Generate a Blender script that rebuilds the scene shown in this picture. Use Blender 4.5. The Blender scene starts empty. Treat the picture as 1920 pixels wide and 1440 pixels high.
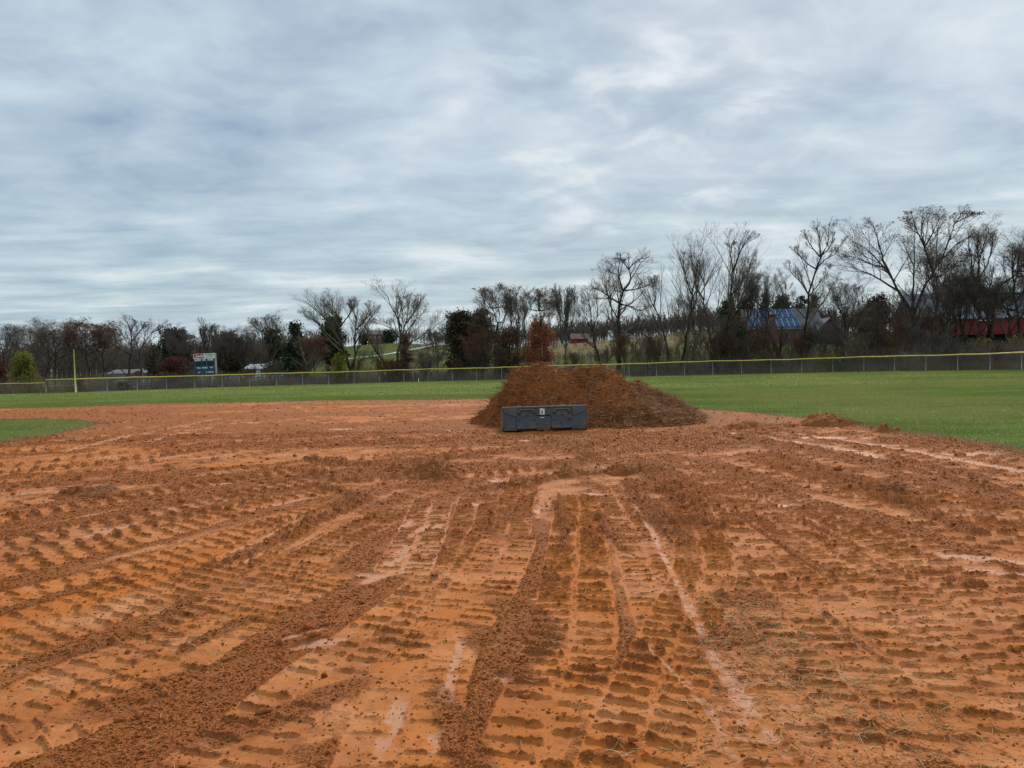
import bpy, math, random
import numpy as np
from mathutils import Vector, Matrix

C = bpy.context.scene.collection
rad = math.radians

# ------------------------------------------------------------------ camera
CAM_H = 1.5
F = 1440.0                     # focal length in photo pixels (photo 1920 x 1440)
PITCH = math.atan(32 / 1440.0)
ROLL = rad(1.0)
_f = np.array([0, math.cos(PITCH), -math.sin(PITCH)])
_u0 = np.array([0, math.sin(PITCH), math.cos(PITCH)])
_r0 = np.array([1.0, 0, 0])
_r = _r0 * math.cos(ROLL) - _u0 * math.sin(ROLL)
_u = _u0 * math.cos(ROLL) + _r0 * math.sin(ROLL)
cam = bpy.data.cameras.new('camera')
cam.sensor_width = 36; cam.lens = 36 * F / 1920; cam.clip_start = 0.1; cam.clip_end = 12000
camo = bpy.data.objects.new('camera', cam); C.objects.link(camo)
camo.matrix_world = Matrix(((_r[0], _u[0], -_f[0], 0), (_r[1], _u[1], -_f[1], 0), (_r[2], _u[2], -_f[2], CAM_H), (0, 0, 0, 1)))
bpy.context.scene.camera = camo

# ------------------------------------------------------------------ light
sc = bpy.context.scene
sc.view_settings.view_transform = 'Standard'; sc.view_settings.look = 'None'
sc.view_settings.gamma = 1; sc.view_settings.exposure = 0.12
SUN_EL, SUN_AZ = rad(36), rad(16)          # azimuth clockwise from +Y (beyond the mound, behind the cloud)
sun = bpy.data.lights.new('sun', 'SUN'); sun.energy = 2.5; sun.angle = rad(15); sun.color = (1.0, 0.95, 0.88)
suno = bpy.data.objects.new('sun', sun); C.objects.link(suno)
sd = Vector((math.sin(SUN_AZ) * math.cos(SUN_EL), math.cos(SUN_AZ) * math.cos(SUN_EL), math.sin(SUN_EL)))
suno.rotation_euler = sd.to_track_quat('Z', 'Y').to_euler()

world = bpy.data.worlds.new('World'); sc.world = world; world.use_nodes = True
nt = world.node_tree; nt.nodes.clear()

class NT:
    """tiny helper to write node trees"""
    def __init__(s, tree): s.t = tree
    def n(s, typ, ins=None, **kw):
        nd = s.t.nodes.new(typ)
        for k, v in kw.items(): setattr(nd, k, v)
        if ins:
            for k, v in ins.items():
                if isinstance(v, bpy.types.NodeSocket): s.t.links.new(v, nd.inputs[k])
                else: nd.inputs[k].default_value = v
        return nd
    def m(s, op, a, b=0.0, c=0.0, clamp=False):
        nd = s.n('ShaderNodeMath', {0: a, 1: b, 2: c}, operation=op, use_clamp=clamp); return nd.outputs[0]
    def mix(s, fac, a, b, mode='MIX'):
        nd = s.n('ShaderNodeMix', {0: fac, 6: a, 7: b}, data_type='RGBA', blend_type=mode); return nd.outputs[2]
    def ramp(s, fac, stops, interp='LINEAR'):
        nd = s.n('ShaderNodeValToRGB', {0: fac}); cr = nd.color_ramp; cr.interpolation = interp
        while len(cr.elements) < len(stops): cr.elements.new(0.5)
        for e, (p, c) in zip(cr.elements, stops):
            e.position = p; e.color = (*c, 1) if len(c) == 3 else c
        return nd.outputs[0]
    def noise(s, vec, scale, detail=4, rough=0.55, dist=0.0, out=0):
        return s.n('ShaderNodeTexNoise', {'Vector': vec, 'Scale': scale, 'Detail': detail, 'Roughness': rough, 'Distortion': dist}).outputs[out]
    def mapr(s, v, a, b, c=0.0, d=1.0, smooth=True):
        nd = s.n('ShaderNodeMapRange', {0: v, 1: a, 2: b, 3: c, 4: d}, interpolation_type='SMOOTHSTEP' if smooth else 'LINEAR'); return nd.outputs[0]

w = NT(nt)
tc = w.n('ShaderNodeTexCoord').outputs['Generated']
sky = w.n('ShaderNodeTexSky', sky_type='NISHITA')
sky.sun_disc = False; sky.sun_elevation = SUN_EL; sky.sun_rotation = SUN_AZ; sky.air_density = 1.2; sky.dust_density = 2
sep = w.n('ShaderNodeSeparateXYZ', {0: tc})
z = w.m('MAXIMUM', sep.outputs[2], 0.0)
den = w.m('ADD', z, 0.22)
px_ = w.m('DIVIDE', sep.outputs[0], den); py_ = w.m('DIVIDE', sep.outputs[1], den)
pv = w.n('ShaderNodeCombineXYZ', {0: w.m('MULTIPLY', px_, 0.8), 1: py_, 2: 3.7}).outputs[0]
big = w.noise(pv, 1.7, 4, 0.5, 0.3)
mid = w.noise(pv, 4.6, 8, 0.55, 0.3)
den2 = w.m('ADD', z, 0.06)
pv2 = w.n('ShaderNodeCombineXYZ', {0: w.m('DIVIDE', w.m('MULTIPLY', sep.outputs[0], 0.55), den2), 1: w.m('DIVIDE', sep.outputs[1], den2), 2: 1.3}).outputs[0]
band = w.noise(pv2, 1.5, 6, 0.58, 0.25)
up_ = w.m('ADD', w.m('MULTIPLY', big, 0.50), w.m('MULTIPLY', mid, 0.50))
lo_ = w.m('ADD', w.m('MULTIPLY', band, 0.75), w.m('MULTIPLY', mid, 0.25))
lm_ = w.mapr(z, 0.10, 0.34, 0.0, 1.0)
cl = w.m('ADD', w.m('MULTIPLY', up_, lm_), w.m('MULTIPLY', lo_, w.m('SUBTRACT', 1.0, lm_)))
cloudc = w.ramp(cl, [(0.38, (0.270, 0.370, 0.495)), (0.45, (0.350, 0.460, 0.570)), (0.52, (0.440, 0.545, 0.640)), (0.60, (0.540, 0.635, 0.710)), (0.72, (0.70, 0.77, 0.82))])
hz_ = w.ramp(cl, [(0.38, (0.345, 0.470, 0.545)), (0.48, (0.425, 0.550, 0.620)), (0.55, (0.510, 0.620, 0.680)), (0.62, (0.66, 0.745, 0.785))])
lowf = w.mapr(z, 0.03, 0.30, 1.0, 0.0)
col = w.mix(w.m('MULTIPLY', lowf, 0.92), cloudc, hz_)
# bright thin spots of cloud round the hidden sun
dotn = w.n('ShaderNodeVectorMath', {0: tc, 1: tuple(Vector((math.sin(rad(10)) * math.cos(rad(18)), math.cos(rad(10)) * math.cos(rad(18)), math.sin(rad(18)))))}, operation='DOT_PRODUCT').outputs['Value']
glow = w.m('MULTIPLY', w.mapr(dotn, 0.965, 1.0, 0.0, 1.0), w.mapr(mid, 0.48, 0.70, 0.0, 0.40))
col = w.mix(glow, col, (0.86, 0.89, 0.92, 1))
# an overcast sky is brightest overhead
zb = w.mapr(z, 0.46, 0.95, 1.0, 1.7)
vm = w.n('ShaderNodeVectorMath', {0: col, 'Scale': zb}, operation='SCALE').outputs[0]
b1 = w.n('ShaderNodeBackground', {0: vm, 1: 0.99}).outputs[0]
b2 = w.n('ShaderNodeBackground', {0: sky.outputs[0], 1: 0.1}).outputs[0]
ms = w.n('ShaderNodeMixShader', {0: 0.08, 1: b1, 2: b2}).outputs[0]
w.n('ShaderNodeOutputWorld', {0: ms})

# ------------------------------------------------------------------ helpers: photo ray -> place
def ray(px, py):
    px = np.asarray(px, float); py = np.asarray(py, float)
    return _f[None] + ((px - 960) / F)[..., None] * _r[None] + ((720 - py) / F)[..., None] * _u[None]
def P(px, py, Y):
    d = ray(np.array([px]), np.array([py]))[0]
    return np.array([0, 0, CAM_H]) + d * (Y / d[1])
def hor(px):
    return 688 - (px - 960) * math.tan(ROLL)
def sstep(x, a, b):
    t = np.clip((x - a) / (b - a), 0, 1); return t * t * (3 - 2 * t)

_hx = np.array([-2500, 0, 300, 560, 660, 740, 830, 950, 1000, 1200, 1300, 1420, 1600, 1920, 4500.])
_hA = np.array([5, 6, 8, 24, 46, 50, 45, 38, 40, 52, 62, 64, 52, 40, 20.])
def hz(x, y):
    """ground height of the whole site"""
    x = np.asarray(x, float); y = np.asarray(y, float)
    r = np.hypot(x, y)
    base = 0.0105 * x * sstep(r, 22, 75) * (y > -1e9)
    ax = np.where(y > 1, 960 + 1440 * x / np.maximum(y, 1), np.where(x > 0, 4500, -2500))
    A = np.interp(ax, _hx, _hA)
    t = np.clip((r - 96) / 330.0, 0, 1)
    hill = (A * 425 / 1440 + 1.0) * (0.55 * t + 0.45 * t * t * (3 - 2 * t))
    hill = hill * np.where(y > 1, 1, 0.2) + np.where(t >= 1, -0.012 * (r - 426), 0).clip(-30, 0)
    fade = 1 - sstep(r, 150, 500)
    return np.clip(base, -0.7, 0.7) * fade + hill
def ground_pt(px, py):
    d = ray(np.array([px]), np.array([py]))[0]
    z0 = 0.0
    for _ in range(12):
        t = (z0 - CAM_H) / d[2]
        z0 = float(hz(d[0] * t, d[1] * t))
    return np.array([d[0] * t, d[1] * t])
def site(px, Y):
    """point on the ground seen in column px at depth Y"""
    x = (px - 960) / F * Y
    return np.array([x, Y, float(hz(x, Y))])

# ------------------------------------------------------------------ numpy noise
def _hash(ix, iy, seed):
    h = (ix.astype(np.int64) * 374761393 + iy.astype(np.int64) * 668265263 + seed * 1274126177) & 0xffffffff
    h = ((h ^ (h >> 13)) * 1274126177) & 0xffffffff
    h = (h ^ (h >> 16)) & 0xffffff
    return h.astype(np.float32) / np.float32(0xffffff)
def vn(x, y, seed=0):
    x0 = np.floor(x); y0 = np.floor(y)
    fx = (x - x0).astype(np.float32); fy = (y - y0).astype(np.float32)
    fx = fx * fx * fx * (fx * (fx * 6 - 15) + 10); fy = fy * fy * fy * (fy * (fy * 6 - 15) + 10)
    x0 = x0.astype(np.int64); y0 = y0.astype(np.int64)
    a = _hash(x0, y0, seed); b = _hash(x0 + 1, y0, seed); c = _hash(x0, y0 + 1, seed); d = _hash(x0 + 1, y0 + 1, seed)
    return (a + (b - a) * fx) * (1 - fy) + (c + (d - c) * fx) * fy - 0.5
def fbm(x, y, oct=4, seed=0, gain=0.5):
    s = 0; a = 1.0; t = 0
    ca, sa = math.cos(0.6), math.sin(0.6)
    for o in range(oct):
        s = s + a * vn(x, y, seed + o * 17); t += a; a *= gain
        x, y = (x * ca - y * sa) * 2.03 + 11.3, (x * sa + y * ca) * 2.03 - 7.1
    return s / t * 2      # about -1..1

# ------------------------------------------------------------------ mesh helpers
def link(name, me, mat, parent=None, smooth=False):
    o = bpy.data.objects.new(name, me); C.objects.link(o)
    if mat is not None:
        for mm in (mat if isinstance(mat, (list, tuple)) else [mat]): me.materials.append(mm)
    if parent is not None: o.parent = parent
    if smooth: me.polygons.foreach_set('use_smooth', np.ones(len(me.polygons), bool))
    return o
def np_mesh(name, V, Fc, mat, parent=None, smooth=False, attrs=None):
    """V (n,3); Fc (m,k) index array or list of such arrays"""
    if not isinstance(Fc, list): Fc = [Fc]
    Fc = [f for f in Fc if len(f)]
    me = bpy.data.meshes.new(name)
    V = np.ascontiguousarray(V, np.float32)
    me.vertices.add(len(V)); me.vertices.foreach_set('co', V.ravel())
    nl = sum(f.size for f in Fc); npoly = sum(len(f) for f in Fc)
    me.loops.add(nl); me.polygons.add(npoly)
    me.loops.foreach_set('vertex_index', np.concatenate([f.ravel() for f in Fc]).astype(np.int32))
    tot = np.concatenate([np.full(len(f), f.shape[1], np.int32) for f in Fc])
    start = np.concatenate([[0], np.cumsum(tot)[:-1]]).astype(np.int32)
    me.polygons.foreach_set('loop_start', start); me.polygons.foreach_set('loop_total', tot)
    if attrs:
        for k, a in attrs.items():
            if a.ndim == 2:
                at = me.attributes.new(k, 'FLOAT_COLOR', 'POINT'); at.data.foreach_set('color', np.ascontiguousarray(a, np.float32).ravel())
            else:
                at = me.attributes.new(k, 'FLOAT', 'POINT'); at.data.foreach_set('value', np.ascontiguousarray(a, np.float32))
    me.update(calc_edges=True)
    return link(name, me, mat, parent, smooth)

class MB:
    """collects boxes, prisms and bars for ONE mesh"""
    def __init__(s): s.v = []; s.f = []
    def add(s, vs, fs, M=None):
        b = len(s.v)
        for p in vs:
            p = Vector(p)
            s.v.append(tuple(M @ p if M else p))
        for q in fs: s.f.append([b + i for i in q])
        return s
    def box(s, x0, x1, y0, y1, z0, z1, M=None, ch=0.0):
        if ch > 0:                                   # chamfered along the vertical and horizontal front edges
            c = ch
            pr = [(x0 + c, z0), (x1 - c, z0), (x1, z0 + c), (x1, z1 - c), (x1 - c, z1), (x0 + c, z1), (x0, z1 - c), (x0, z0 + c)]
            return s.prism([(a, b) for a, b in pr], y0, y1, M)
        vs = [(x0, y0, z0), (x1, y0, z0), (x1, y1, z0), (x0, y1, z0), (x0, y0, z1), (x1, y0, z1), (x1, y1, z1), (x0, y1, z1)]
        return s.add(vs, [(0, 3, 2, 1), (4, 5, 6, 7), (0, 1, 5, 4), (1, 2, 6, 5), (2, 3, 7, 6), (3, 0, 4, 7)], M)
    def prism(s, prof, y0, y1, M=None, axis='y'):
        """profile in xz pushed along y (axis 'y') or profile in yz pushed along x (axis 'x')"""
        n = len(prof)
        if axis == 'y': vs = [(a, y0, b) for a, b in prof] + [(a, y1, b) for a, b in prof]
        else: vs = [(y0, a, b) for a, b in prof] + [(y1, a, b) for a, b in prof]
        fs = [tuple(range(n)), tuple(reversed(range(n, 2 * n)))] + [(i, i + n, (i + 1) % n + n, (i + 1) % n) for i in range(n)]
        return s.add(vs, fs, M)
    def tube(s, pts, r, sides=8, M=None, cap=True):
        pts = [Vector(p) for p in pts]; rs = r if isinstance(r, (list, tuple)) else [r] * len(pts)
        vs = []; fs = []
        for i, p in enumerate(pts):
            t = (pts[min(i + 1, len(pts) - 1)] - pts[max(i - 1, 0)]).normalized()
            a = t.cross(Vector((0, 0, 1)) if abs(t.z) < 0.9 else Vector((1, 0, 0))).normalized(); b = t.cross(a)
            for k in range(sides):
                an = 2 * math.pi * k / sides
                vs.append(p + (a * math.cos(an) + b * math.sin(an)) * rs[i])
        for i in range(len(pts) - 1):
            for k in range(sides):
                k2 = (k + 1) % sides
                fs.append((i * sides + k, i * sides + k2, (i + 1) * sides + k2, (i + 1) * sides + k))
        if cap:
            fs.append(tuple(range(sides))); fs.append(tuple(reversed(range((len(pts) - 1) * sides, len(pts) * sides))))
        return s.add(vs, fs, M)
    def build(s, name, mat, parent=None, smooth=False, bevel=0.0):
        me = bpy.data.meshes.new(name); me.from_pydata(s.v, [], s.f)
        me.update()
        o = link(name, me, mat, parent, smooth)
        if bevel:
            b = o.modifiers.new('bevel', 'BEVEL'); b.width = bevel; b.segments = 2; b.limit_method = 'ANGLE'
        return o

def tag(o, label=None, cat=None, group=None, kind=None):
    if label: o['label'] = label
    if cat: o['category'] = cat
    if group: o['group'] = group
    if kind: o['kind'] = kind
    return o
def thing(name, label, cat, loc=(0, 0, 0), rz=0.0, group=None):
    o = bpy.data.objects.new(name, None); C.objects.link(o); o.empty_display_size = 0.2
    o.location = loc; o.rotation_euler = (0, 0, rz)
    return tag(o, label, cat, group)

# ------------------------------------------------------------------ materials
def mat(name, col, rough=0.8, metal=0.0, spec=0.3, var=0.15, scale=3.0, bump=0.0, bscale=20.0, col2=None, detail=4, trans=0.0):
    m_ = bpy.data.materials.new(name); m_.use_nodes = True; m_.node_tree.nodes.clear()
    g = NT(m_.node_tree)
    tc = g.n('ShaderNodeTexCoord').outputs['Object']
    n1 = g.noise(tc, scale, detail, 0.6)
    c2 = col2 if col2 else tuple(c * (1 - 2 * var) for c in col)
    c1 = col if col2 else tuple(min(1, c * (1 + var)) for c in col)
    cc = g.ramp(n1, [(0.32, c2), (0.68, c1)])
    ins = {'Base Color': cc, 'Roughness': rough, 'Metallic': metal, 'Specular IOR Level': spec}
    if bump:
        bn = g.noise(tc, bscale, 6, 0.65)
        ins['Normal'] = g.n('ShaderNodeBump', {'Height': bn, 'Strength': 1.0, 'Distance': bump}).outputs[0]
    bs = g.n('ShaderNodeBsdfPrincipled', ins)
    out = bs.outputs[0]
    if trans:
        tr_ = g.n('ShaderNodeBsdfTranslucent', {'Color': cc})
        out = g.n('ShaderNodeMixShader', {0: trans, 1: out, 2: tr_.outputs[0]}).outputs[0]
    g.n('ShaderNodeOutputMaterial', {0: out})
    return m_

def mud_material(name):
    m_ = bpy.data.materials.new(name); m_.use_nodes = True; m_.node_tree.nodes.clear()
    g = NT(m_.node_tree)
    tc = g.n('ShaderNodeTexCoord').outputs['Object']
    at = g.n('ShaderNodeAttribute', attribute_name='soil')
    sp = g.n('ShaderNodeSeparateColor', {0: at.outputs['Color']})
    crumb, pale, orange = sp.outputs[0], sp.outputs[1], sp.outputs[2]
    grey = at.outputs['Alpha']
    nl = g.noise(tc, 1.7, 4, 0.6); nm = g.noise(tc, 14, 4, 0.6); nf = g.noise(tc, 120, 3, 0.7)
    nb = g.noise(tc, 45, 3, 0.7)
    pad = g.ramp(nl, [(0.30, (0.32, 0.094, 0.023)), (0.48, (0.47, 0.155, 0.043)), (0.60, (0.56, 0.212, 0.074)), (0.72, (0.63, 0.275, 0.118))])
    pad = g.mix(g.mapr(nm, 0.46, 0.70, 0, 0.5), pad, (0.27, 0.078, 0.020, 1))
    pad = g.mix(g.mapr(nf, 0.52, 0.75, 0, 0.35), pad, (0.25, 0.072, 0.019, 1))
    pad = g.mix(g.m('MULTIPLY', orange, 0.85), pad, (0.52, 0.142, 0.017, 1))
    crc = g.ramp(nf, [(0.30, (0.175, 0.052, 0.014)), (0.5, (0.36, 0.110, 0.027)), (0.70, (0.58, 0.200, 0.053))])
    crc = g.mix(g.mapr(nm, 0.45, 0.7, 0, 0.5), crc, (0.36, 0.115, 0.024, 1))
    f = g.m('ADD', crumb, g.m('MULTIPLY', g.m('SUBTRACT', nb, 0.5), 0.9))
    f = g.mapr(f, 0.18, 0.80)
    c = g.mix(f, pad, crc)
    c = g.mix(g.m('MULTIPLY', grey, 0.45), c, (0.27, 0.112, 0.052, 1))
    pf = g.mapr(g.m('ADD', pale, g.m('MULTIPLY', g.m('SUBTRACT', g.noise(tc, 11, 6, 0.7), 0.5), 2.0)), 0.28, 0.95, 0, 0.85)
    palec = g.ramp(nm, [(0.3, (0.47, 0.185, 0.082)), (0.7, (0.58, 0.285, 0.160))])
    c = g.mix(g.m('MULTIPLY', pf, g.m('SUBTRACT', 1.0, g.m('MULTIPLY', f, 0.65))), c, palec)
    hb = g.m('ADD', g.m('MULTIPLY', nf, g.m('ADD', g.m('MULTIPLY', f, 0.9), 0.30)), g.m('MULTIPLY', nb, g.m('MULTIPLY', f, 1.3)))
    bmp = g.n('ShaderNodeBump', {'Height': hb, 'Strength': 0.9, 'Distance': 0.012}).outputs[0]
    rough = g.mapr(pf, 0, 1, 0.85, 0.6)
    bs = g.n('ShaderNodeBsdfPrincipled', {'Base Color': c, 'Roughness': rough, 'Specular IOR Level': 0.14, 'Normal': bmp})
    g.n('ShaderNodeOutputMaterial', {0: bs.outputs[0]})
    return m_

def grass_material(name, blade=False):
    m_ = bpy.data.materials.new(name); m_.use_nodes = True; m_.node_tree.nodes.clear()
    g = NT(m_.node_tree)
    tc = g.n('ShaderNodeTexCoord').outputs['Object']
    st = g.n('ShaderNodeVectorMath', {0: tc, 1: (0.22, 1.0, 1.0)}, operation='MULTIPLY').outputs[0]
    n1 = g.noise(st, 0.9, 5, 0.62); n2 = g.noise(tc, 0.11, 3, 0.5); n3 = g.noise(tc, 26, 3, 0.7)
    at = g.n('ShaderNodeAttribute', attribute_name='dry').outputs['Fac']
    c = g.ramp(n1, [(0.30, (0.130, 0.192, 0.044)), (0.5, (0.195, 0.265, 0.066)), (0.72, (0.325, 0.370, 0.118))])
    c = g.mix(g.mapr(n2, 0.40, 0.60, 0, 0.75), c, (0.30, 0.30, 0.10, 1))
    c = g.mix(g.mapr(n3, 0.45, 0.75, 0, 0.5), c, (0.095, 0.145, 0.028, 1) if not blade else (0.29, 0.32, 0.095, 1))
    c = g.mix(g.mapr(g.m('ADD', at, g.m('MULTIPLY', g.m('SUBTRACT', n3, 0.5), 0.7)), 0.35, 0.75), c, (0.30, 0.205, 0.105, 1))
    ins = {'Base Color': c, 'Roughness': 1.0, 'Specular IOR Level': 0.0}
    if not blade:
        ins['Normal'] = g.n('ShaderNodeBump', {'Height': g.noise(tc, 40, 4, 0.7), 'Strength': 1.0, 'Distance': 0.05}).outputs[0]
    bs = g.n('ShaderNodeBsdfPrincipled', ins)
    out = bs.outputs[0]
    if blade: out = g.n('ShaderNodeMixShader', {0: 0.35, 1: out, 2: g.n('ShaderNodeBsdfTranslucent', {'Color': c}).outputs[0]}).outputs[0]
    g.n('ShaderNodeOutputMaterial', {0: out})
    return m_

def terrain_material():
    m_ = bpy.data.materials.new('terrain'); m_.use_nodes = True; m_.node_tree.nodes.clear()
    g = NT(m_.node_tree)
    tc = g.n('ShaderNodeTexCoord').outputs['Object']
    at = g.n('ShaderNodeAttribute', attribute_name='zone')
    sp = g.n('ShaderNodeSeparateColor', {0: at.outputs['Color']})
    n = g.noise(tc, 0.05, 6, 0.65); n2 = g.noise(tc, 1.5, 5, 0.7)
    green = g.ramp(n, [(0.35, (0.070, 0.088, 0.028)), (0.65, (0.130, 0.132, 0.050))])
    tan = g.ramp(n, [(0.35, (0.16, 0.122, 0.060)), (0.65, (0.24, 0.19, 0.10))])
    brush = g.ramp(n2, [(0.35, (0.045, 0.036, 0.022)), (0.65, (0.115, 0.090, 0.050))])
    mud = g.ramp(n2, [(0.35, (0.26, 0.095, 0.035)), (0.65, (0.52, 0.20, 0.08))])
    c = g.mix(sp.outputs[0], green, tan); c = g.mix(sp.outputs[1], c, brush); c = g.mix(sp.outputs[2], c, mud)
    c = g.mix(g.mapr(n2, 0.4, 0.8, 0, 0.4), c, (0.05, 0.05, 0.02, 1))
    bs = g.n('ShaderNodeBsdfPrincipled', {'Base Color': c, 'Roughness': 1.0, 'Specular IOR Level': 0.0})
    g.n('ShaderNodeOutputMaterial', {0: bs.outputs[0]})
    return m_

M_MUD = mud_material('red_clay'); M_GRASS = grass_material('turf'); M_BLADE = grass_material('grass_blade', True)
M_CLOD = mat('clay_clod', (0.50, 0.160, 0.038), 0.9, spec=0.1, scale=40, col2=(0.20, 0.064, 0.017))
M_STRAW = mat('dead_straw', (0.86, 0.58, 0.27), 0.9, spec=0.0, scale=7, col2=(0.42, 0.25, 0.11), trans=0.25)
M_ROOT = mat('root_fibre', (0.44, 0.180, 0.070), 0.9, spec=0.1, scale=6, col2=(0.13, 0.046, 0.018))
M_STRAWD = mat('weathered_straw', (0.58, 0.38, 0.20), 0.9, spec=0.1, scale=6, col2=(0.20, 0.10, 0.046))
M_BARK = mat('bark_dark', (0.075, 0.058, 0.046), 0.9, spec=0.1, scale=2, col2=(0.035, 0.027, 0.022), bump=0.02, bscale=12)
M_BARKG = mat('bark_grey', (0.20, 0.175, 0.145), 0.9, spec=0.1, scale=1.2, col2=(0.060, 0.050, 0.040), bump=0.02, bscale=12)
M_BARKP = mat('bark_pale', (0.30, 0.27, 0.22), 0.9, spec=0.1, scale=1.2, col2=(0.14, 0.12, 0.095))
M_TWIG = mat('twig_brown', (0.20, 0.152, 0.120), 0.9, spec=0.1, scale=0.6, col2=(0.11, 0.083, 0.066))
M_TWIGR = mat('twig_red', (0.20, 0.110, 0.070), 0.9, spec=0.1, scale=0.6, col2=(0.10, 0.055, 0.038))
M_LBROWN = mat('leaf_brown', (0.215, 0.120, 0.072), 0.8, scale=1.5, col2=(0.10, 0.050, 0.030), trans=0.4)
M_LRUST = mat('leaf_rust', (0.48, 0.190, 0.085), 0.8, scale=1.2, col2=(0.26, 0.095, 0.045), trans=0.4)
M_LRED = mat('leaf_dark_red', (0.16, 0.060, 0.042), 0.8, scale=1.2, col2=(0.055, 0.017, 0.013), trans=0.4)
M_LYEL = mat('leaf_olive_yellow', (0.30, 0.265, 0.05), 0.8, scale=1.2, col2=(0.13, 0.13, 0.026), trans=0.4)
M_EVER = mat('needle_dark', (0.050, 0.075, 0.034), 0.9, spec=0.0, scale=0.8, col2=(0.022, 0.036, 0.017))
M_PINE = mat('needle_pine', (0.035, 0.075, 0.030), 0.8, scale=0.5, col2=(0.016, 0.036, 0.016))
M_JUN = mat('juniper_brown', (0.105, 0.080, 0.046), 0.9, spec=0.0, scale=0.8, col2=(0.044, 0.038, 0.023))
M_BRUSH = mat('brush', (0.30, 0.225, 0.170), 0.9, spec=0.0, scale=0.35, col2=(0.13, 0.098, 0.078))
M_DRYG = mat('dry_grass', (0.52, 0.39, 0.22), 0.9, spec=0.0, scale=0.5, col2=(0.28, 0.21, 0.10), trans=0.3)
M_GALV = mat('galvanised', (0.46, 0.47, 0.48), 0.5, 0.6, scale=4, var=0.12)
M_YEL = mat('yellow_cap', (0.95, 0.68, 0.12), 0.4, scale=0.8, col2=(0.78, 0.58, 0.09))
M_FYEL = mat('yellow_paint', (0.78, 0.61, 0.24), 0.5, scale=2, var=0.08)
M_STEEL = mat('bucket_paint', (0.100, 0.126, 0.138), 0.5, 0.0, 0.4, scale=5, col2=(0.062, 0.082, 0.096), bump=0.002, bscale=30)
def add_mud(m_, z0, z1, amt):
    g = NT(m_.node_tree); bs = [n for n in m_.node_tree.nodes if n.type == 'BSDF_PRINCIPLED'][0]
    tc = g.n('ShaderNodeTexCoord').outputs['Object']; zz = g.n('ShaderNodeSeparateXYZ', {0: tc}).outputs[2]
    st = g.n('ShaderNodeVectorMath', {0: tc, 1: (1, 1, 0.35)}, operation='MULTIPLY').outputs[0]
    nn = g.noise(st, 9, 7, 0.72); f = g.m('ADD', g.mapr(zz, z0, z1, amt, 0.0), g.m('MULTIPLY', g.m('SUBTRACT', nn, 0.5), 1.6))
    f = g.mapr(f, 0.22, 0.65, 0, 0.85); old = bs.inputs['Base Color'].links[0].from_socket
    sc_ = g.mapr(g.noise(tc, 60, 4, 0.75), 0.62, 0.72, 0, 0.35)
    c = g.mix(sc_, old, (0.20, 0.21, 0.20, 1)); c = g.mix(f, c, (0.26, 0.135, 0.070, 1)); m_.node_tree.links.new(c, bs.inputs['Base Color'])
    m_.node_tree.links.new(g.mapr(f, 0, 1, 0.5, 0.9), bs.inputs['Roughness'])
add_mud(M_STEEL, 0.0, 0.40, 0.50)
M_STEELM = mat('bucket_worn', (0.150, 0.155, 0.140), 0.6, 0.1, 0.4, scale=7, col2=(0.070, 0.078, 0.076), bump=0.003, bscale=30)
M_STEELR = mat('bucket_mud', (0.215, 0.150, 0.105), 0.8, 0.0, 0.3, scale=9, col2=(0.075, 0.072, 0.066))
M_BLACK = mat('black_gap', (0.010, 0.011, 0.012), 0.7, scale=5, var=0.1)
M_WHITE = mat('white_paint', (0.88, 0.88, 0.86), 0.5, scale=3, var=0.05)
M_OFFW = mat('off_white', (0.36, 0.36, 0.345), 0.6, scale=1, var=0.12)
M_NAVY = mat('scoreboard_navy', (0.032, 0.070, 0.125), 0.45, scale=1.5, var=0.12)
M_DNAVY = mat('scoreboard_digit', (0.010, 0.022, 0.032), 0.3, scale=1.5, var=0.1)
M_RED = mat('sign_red', (0.42, 0.020, 0.030), 0.45, scale=2, var=0.1)
M_TEAL = mat('sign_grey_green', (0.20, 0.30, 0.30), 0.5, scale=2, var=0.05)
M_LAV = mat('post_lavender', (0.30, 0.29, 0.40), 0.6, scale=3, var=0.08)
M_BARN = mat('barn_red', (0.25, 0.026, 0.022), 0.75, scale=0.7, col2=(0.19, 0.020, 0.018))
M_DBARN = mat('dark_siding', (0.100, 0.050, 0.042), 0.8, scale=0.7, col2=(0.060, 0.028, 0.026))
M_BRICK = mat('brick', (0.25, 0.095, 0.065), 0.85, scale=1.2, col2=(0.15, 0.055, 0.040))
M_MROOF = mat('metal_roof', (0.27, 0.28, 0.295), 0.75, 0.0, scale=0.3, col2=(0.16, 0.163, 0.17))
M_SHING = mat('shingle', (0.165, 0.155, 0.150), 0.9, scale=0.7, col2=(0.10, 0.095, 0.092))
M_SOLAR = mat('solar_cell', (0.044, 0.078, 0.145), 0.5, 0.0, 0.25, scale=0.4, col2=(0.030, 0.054, 0.100))
M_ALU = mat('panel_frame', (0.28, 0.34, 0.44), 0.4, 0.3, scale=1, var=0.1)
M_GLASS = mat('window_dark', (0.02, 0.025, 0.03), 0.15, 0, 0.6, scale=1, var=0.1)
M_STONE = mat('stone_wall', (0.16, 0.145, 0.125), 0.9, scale=1, col2=(0.05, 0.045, 0.04))
M_GRAVEL = mat('driveway', (0.42, 0.41, 0.39), 0.9, scale=0.4, var=0.1)

# ------------------------------------------------------------------ near ground: grid in (u, y), x = u (y + 1.5)
NC, K = 1560, 0.00172
yy0, yy1 = 1.7, 62.0
nr = int((yy0 ** -0.4 - yy1 ** -0.4) / (0.4 * K))
rowy = (yy0 ** -0.4 - 0.4 * K * np.arange(nr + 1)) ** -2.5
NR = len(rowy)
colu = np.linspace(-0.86, 0.86, NC)
GX = (colu[None, :] * (rowy[:, None] + 1.5)); GY = np.repeat(rowy[:, None], NC, 1)

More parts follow.
